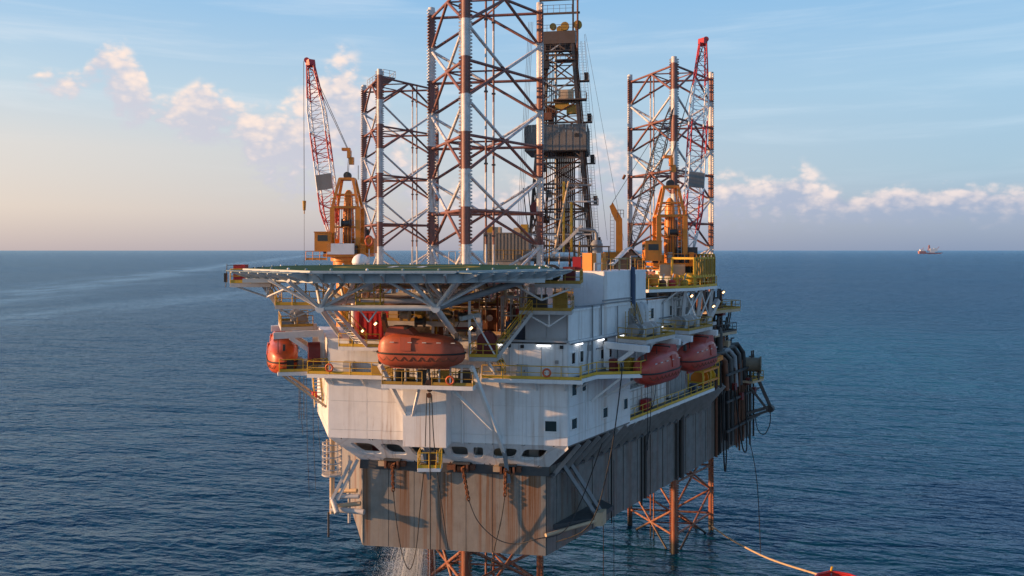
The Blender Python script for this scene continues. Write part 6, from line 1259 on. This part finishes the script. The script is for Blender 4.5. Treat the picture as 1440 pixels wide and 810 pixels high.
MB().add([(X0 - 155, Y0 - 15, 34), (X0 - 150, Y0 - 15, 0), (X0 + 120, Y0 - 15, 0), (X0 + 165, Y0, 16), (X0 + 60, Y0 - 15, 14), (X0 - 60, Y0 - 15, 15), (X0 - 70, Y0 - 15, 34),
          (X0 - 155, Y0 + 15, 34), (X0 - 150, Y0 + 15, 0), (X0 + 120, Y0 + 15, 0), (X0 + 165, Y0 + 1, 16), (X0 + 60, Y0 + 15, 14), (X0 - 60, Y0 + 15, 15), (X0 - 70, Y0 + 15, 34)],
         [(0, 1, 2, 3, 4, 5, 6), (13, 12, 11, 10, 9, 8, 7)] + [(i, (i + 1) % 7, 7 + (i + 1) % 7, 7 + i) for i in range(7)]).obj('vessel_hull', 'ship_red_hazed', fs_)
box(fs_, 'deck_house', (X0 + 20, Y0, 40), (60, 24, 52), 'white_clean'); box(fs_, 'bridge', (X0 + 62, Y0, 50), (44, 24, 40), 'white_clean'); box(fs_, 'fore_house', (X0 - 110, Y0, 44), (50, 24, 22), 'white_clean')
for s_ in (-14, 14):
    for q_ in (-10, 10): bar(fs_, 'derrick_leg', (X0 - 18 + s_, Y0 + q_, 30), (X0 - 18 + s_ * .3, Y0 + q_ * .3, 112), 4, 4, 'ship_red_hazed')
for z in (50, 75, 98): box(fs_, 'derrick_girt', (X0 - 18, Y0, z), (26 - (z - 50) * .3, 18 - (z - 50) * .2, 3), 'ship_red_hazed')
bar(fs_, 'crane_jib', (X0 + 84, Y0, 60), (X0 + 110, Y0, 92), 4, 4, 'ship_red_hazed'); bar(fs_, 'crane_jib', (X0 - 120, Y0, 50), (X0 - 85, Y0, 78), 4, 4, 'ship_red_hazed')
# ================================================================ MORE DECK CLUTTER
mz = platform('long grey beam mezzanine with yellow toe board behind the bow lifeboat', FRONT, [(5.0, -.9), (13.4, -.9), (13.4, .5), (5.0, .5)], 38.25, [[(5.0, .45), (13.4, .45)]], 'mezzanine', 'platform', th=.25, edge='steel_lt', rmat='yellow_dirty')
for a in (5.3, 9.2, 13.1): bar(mz, 'mezzanine_post', FRONT.P(a, -.4, Z3), FRONT.P(a, -.4, 38.0), .22, .22, 'steel_lt')
for k in range(7):
    a = 5.8 + k * 1.15
    if k % 3 == 1: MB().lathe([(0, -.4), (.5, -.4), (.5, -.3), (.3, -.3), (.3, .3), (.5, .3), (.5, .4), (0, .4)], 14, FRONT.P(a, -.3, 38.85), FRONT.ey.to_3d()).obj('cable_reel', 'tarp', mz)
    else: box(mz, 'control_unit', FRONT.P(a, -.3, 38.7), (.8, .7, .8 + .2 * (k % 2)), ('tan', 'rusty', 'yellow_dirty', 'steel')[k % 4], FRONT.R)
lt2 = plat_w('yellow caged ladder landing with white drum hanging under the helideck front', rect(-11.5, -9.7, 57.6, 59.2), 40.2, [(3, 0, 1, 2)], 'ladder_landing', rmat='yellow')
for x in (-11.5, -9.7): tube(lt2, 'hanger_post', (x, 57.6, 40.2), (x, 57.6, HZ - .8), .06, 'yellow', 6)
ladder(lt2, (-9.9, 57.5, 40.2), (-9.9, 57.5, HZ - .5), .45, 'yellow', (1, 0, 0)); MB().lathe([(0, 0), (.38, 0), (.38, .9), (.25, 1.1), (0, 1.1)], 14, (-10.8, 58.6, 41.2)).obj('foam_drum', 'white_clean', lt2)
for x0, x1 in ((-11.4, -10.6), (-9.8, -10.6)): tube(lt2, 'v_brace', (x0, 57.7, 40.1), (x1, 57.9, 39.0), .06, 'white_clean', 6)
rp = random.Random(21)
PB = [('bundle of tan pipes crossing under the rear of the helideck', 70.6, 40.9, ('tan', 'rusty', 'steel_lt')), ('bundle of rusty pipes crossing low behind the helideck truss', 72.4, 39.2, ('rusty', 'tan', 'yellow_dirty')), ('bundle of grey and brown pipes high under the helideck', 67.6, 41.7, ('steel', 'tan', 'rusty')), ('bundle of pale pipes crossing near the bow leg base', 76.8, 38.4, ('steel_lt', 'tan', 'tan'))]
for lab, y, z, ms in PB:
    r = thing('pipe_bundle', lab, 'pipes', V((-8, y, z)), 'pipe bundles under the helideck')
    for k in range(7):
        yy = y + .28 * (k % 4) + rp.uniform(-.1, .1); zz = z + .22 * (k // 2) + rp.uniform(-.05, .05); x0 = -14.5 + rp.uniform(0, 2.5); x1 = 1.0 - rp.uniform(0, 3.5)
        MB().path([(x0, yy, zz - rp.uniform(.6, 2.2)), (x0, yy, zz - .2), (x0 + .2, yy, zz), (x1 - .2, yy, zz), (x1, yy, zz - .2), (x1, yy, zz - rp.uniform(.5, 2.0))], rp.uniform(.05, .13), 7).obj('pipe', ms[k % 3], r)
    for x in (-12.5, -8.0, -3.5): tube(r, 'pipe_hanger', (x, y + .4, z - .1), (x, y + .4, HZ - .5), .04, 'steel', 5)
    for k in range(4): box(r, 'junction_box', (rp.uniform(-13, 0), y - .15, z + rp.uniform(-.5, .5)), (.5, .3, .5), ms[k % 3])
sf = thing('pipe_support_frame', 'forest of pale uprights between roof and helideck rear edge', 'support frame', V((-6, 76, Z3)))
for k in range(14): x = -15.5 + k * 1.25; bar(sf, 'upright', (x, 77.4 + .5 * (k % 2), 33), (x + rp.uniform(-.3, .3), 77.4 + .5 * (k % 2), HZ - .3 - rp.uniform(0, 1.5)), .16, .16, ('tan', 'steel_lt', 'rusty')[k % 3])
for z in (37.6, 39.2, 40.8): bar(sf, 'cross_rail', (-15.5, 77.3, z), (1, 77.3, z), .14, .18, ('yellow_dirty', 'tan', 'steel_lt')[int(z) % 3])
for k in range(9): bar(sf, 'diagonal', (-15.2 + k * 1.8, 77.2, 37.6), (-14.0 + k * 1.8, 77.2, 40.8), .09, .09, ('tan', 'steel_lt')[k % 2])
for k, (p, lab) in enumerate(((FRONT.P(.6, 1.45, Z2 + .55), 'orange life ring on the left end of the bow walkway rail'), (FRONT.P(19.2, 1.45, Z2 + .55), 'orange life ring on the shaded bow walkway rail'), (FRONT.P(11.9, 4.8, Z2 + .3), 'orange life ring on the bow boat platform rail'), (RIGHT.P(6.6, 4.3, Z2 + .5), 'orange life ring on the right boat platform rail'))):
    r = thing('life_ring', lab, 'life ring', p, 'life rings on the rails'); CACHE.setdefault('lring', torus('ring', 'boat_orange', .30, .08, 20, 8)); F = RIGHT if k == 3 else FRONT
    link('ring', CACHE['lring'], Matrix.Translation(p) @ F.R.to_4x4(), r); box(r, 'ring_bracket', p - F.ey.to_3d() * .06, (.1, .06, .6), 'white_clean', F.R)
# dark round tank and extra screens on the crane platform
dt = thing('round_tank', 'dark round tank behind the yellow cage of the crane platform', 'tank', CR.P(28.6, -.5, cpz)); MB().lathe([(0, 0), (1.5, 0), (1.5, 3.6), (1.2, 4.0), (0, 4.1)], 20, CR.P(28.4, -.6, cpz)).obj('tank_body', 'dark_steel', dt); MB().path([CR.P(28.4, -.6, cpz + 4.0), CR.P(28.4, -.6, cpz + 4.7), CR.P(29.2, -.4, cpz + 4.9)], .16, 8).obj('tank_vent', 'dark_steel', dt)
sr = thing('cage_screen', 'tall yellow slatted screen wrapping the right end of the crane platform', 'screen', CR.P(29.6, 2, cpz))
for k in range(12): box(sr, 'screen_slat', CR.P(29.75, 3.1 - k * .42, cpz + 1.8), (.06, .30, 3.4), 'yellow_dirty', CR.R)
for z in (.3, 1.9, 3.5): bar(sr, 'screen_rail', CR.P(29.68, 3.3, cpz + z), CR.P(29.68, -1.8, cpz + z), .08, .12, 'yellow')
for k in range(8): bar(sr, 'screen_upright', CR.P(24.2 + k * .75, 3.42, cpz + .1), CR.P(24.2 + k * .75, 3.42, cpz + 3.4), .07, .07, 'yellow_dirty')
nd = [((16.4, -.3), 'orange hose reel', 'orange_paint'), ((17.6, .2), 'yellow drum', 'yellow'), ((20.6, 1.6), 'rusty pump', 'rusty'), ((21.6, 2.2), 'red cabinet', 'red'), ((23.0, 3.0), 'yellow valve box', 'yellow_dirty')]
for (a, o_), lab, mt in nd:
    r = thing(lab.replace(' ', '_'), lab + ' standing at the rail of the crane platform', lab.split()[-1], CR.P(a, o_, cpz))
    MB().lathe([(0, 0), (.38, 0), (.42, .1), (.42, .7), (.3, .85), (0, .9)], 12, CR.P(a, o_ - .5, cpz)).obj('casing', mt, r); tube(r, 'spout', CR.P(a, o_ - .5, cpz + .8), CR.P(a + .3, o_ - .4, cpz + 1.5), .07, 'steel_lt', 6)
# lockers and boxes along the walkways
lk = [(FRONT, 2.0, .45, Z2, 'steel_lt', 'pale locker on the sunlit bow walkway'), (FRONT, 17.0, .4, Z2, 'greywall', 'grey locker on the shaded bow walkway'), (RIGHT, 5.6, 1.4, Z2, 'dark_red', 'dark red locker under the nearer right davit'), (RIGHT, 6.9, 2.2, Z2, 'yellow_dirty', 'yellow winch box on the right boat platform'), (LEFT, 2.4, 2.4, Z2, 'steel', 'grey locker on the left boat platform'), (LEFT, 1.4, 3.2, Z2, 'black', 'black box at the corner of the left boat platform')]
for F, a, o_, z, mt, lab in lk:
    r = thing('locker', lab, 'locker', F.P(a, o_, z)); box(r, 'locker_body', F.P(a, o_, z + .5), (.9, .6, 1.0), mt, F.R); box(r, 'locker_door', F.P(a, o_ + .31, z + .5), (.7, .04, .8), mt, F.R); box(r, 'locker_latch', F.P(a + .25, o_ + .34, z + .55), (.08, .04, .14), 'black', F.R)
# pipe runs and fittings on the shaded right wall
wp = thing('wall_piping', 'grey pipe runs and cable trays clipped to the right white wall', 'pipes', RIGHT.P(8, .2, Z3))
for k, (a0, a1, z0, z1) in enumerate(((2.9, 3.3, Z2 + .2, Z3 - .2), (4.6, 9.8, Z2 + 1.9, Z2 + 1.9), (8.6, 8.6, Z2 + .2, Z4), (14.9, 14.9, Z3, Z4 + .2), (17.8, 22, 37.4, 37.4), (18.6, 18.6, 36.6, 39))): tube(wp, 'pipe', RIGHT.P(a0, .16, z0), RIGHT.P(a1, .16, z1), .06, 'grey_pipe', 6)
for k in range(6): box(wp, 'junction_box', RIGHT.P(3.4 + k * 2.9, .14, Z3 - .75 + .3 * (k % 2)), (.4, .18, .5), ('steel', 'dark_steel')[k % 2], RIGHT.R)
fp = thing('wall_fittings', 'small black lamps and boxes fixed under the bow wall ledge', 'wall fittings', FRONT.P(17, .1, Z3 - .3))
for a, z in ((13.9, 36.2), (17.0, 36.25), (20.3, 36.25), (19.9, 35.0), (15.9, 36.3)): box(fp, 'fitting', FRONT.P(a, .14, z), (.28, .2, .26), 'black' if a != 19.9 else 'steel', FRONT.R)
for a in (15.9, 18.6, 20.4): tube(fp, 'conduit', FRONT.P(a, .08, Z2), FRONT.P(a, .08, Z3 - .1), .025, 'greywall', 5)
tube(fp, 'conduit', FRONT.P(14.2, .1, Z3 - .05), FRONT.P(20.7, .1, Z3 - .05), .05, 'dark_steel', 6)
# dense dark risers and vessels filling the stern service tower
rt = random.Random(5)
rk = thing('riser_cluster', 'dense cluster of dark risers and vessels inside the stern service tower', 'machinery', ST.P(45, -1, ZD))
for k in range(26):
    a = rt.uniform(41.2, 48.6); o_ = rt.uniform(-2.6, .7); z0 = rt.uniform(26, 31); z1 = z0 + rt.uniform(3, 8.5); z1 = min(z1, 38.6)
    if k % 4 == 0: rr2 = rt.uniform(.35, .6); MB().lathe([(0, 0), (rr2, .1), (rr2, (z1 - z0) * .5), (rr2 * .6, (z1 - z0) * .58), (0, (z1 - z0) * .6)], 12, ST.P(a, o_, z0)).obj('vessel', rt.choice(('dark_steel', 'black', 'rusty')), rk)
    else: MB().path([ST.P(a, o_, z0), ST.P(a, o_, z1 - .3), ST.P(a + .15, o_, z1), ST.P(a + rt.uniform(.6, 1.6), o_ + .1, z1)], rt.uniform(.09, .2), 7).obj('riser', rt.choice(('dark_steel', 'black', 'rusty', 'dark_steel', 'grey_pipe')), rk)
for k in range(9): box(rk, 'valve_block', ST.P(rt.uniform(41.5, 48.5), rt.uniform(-1, 1.0), rt.uniform(29, 37.5)), (rt.uniform(.5, 1.1), .7, rt.uniform(.5, 1.0)), rt.choice(('dark_steel', 'black', 'dark_red', 'tan')), S1.R)
for k in range(6): bar(rk, 'brace', ST.P(41 + k * 1.3, .3, 29 + k), ST.P(43 + k * 1.1, .5, 32.5 + k), .14, .14, 'dark_steel')
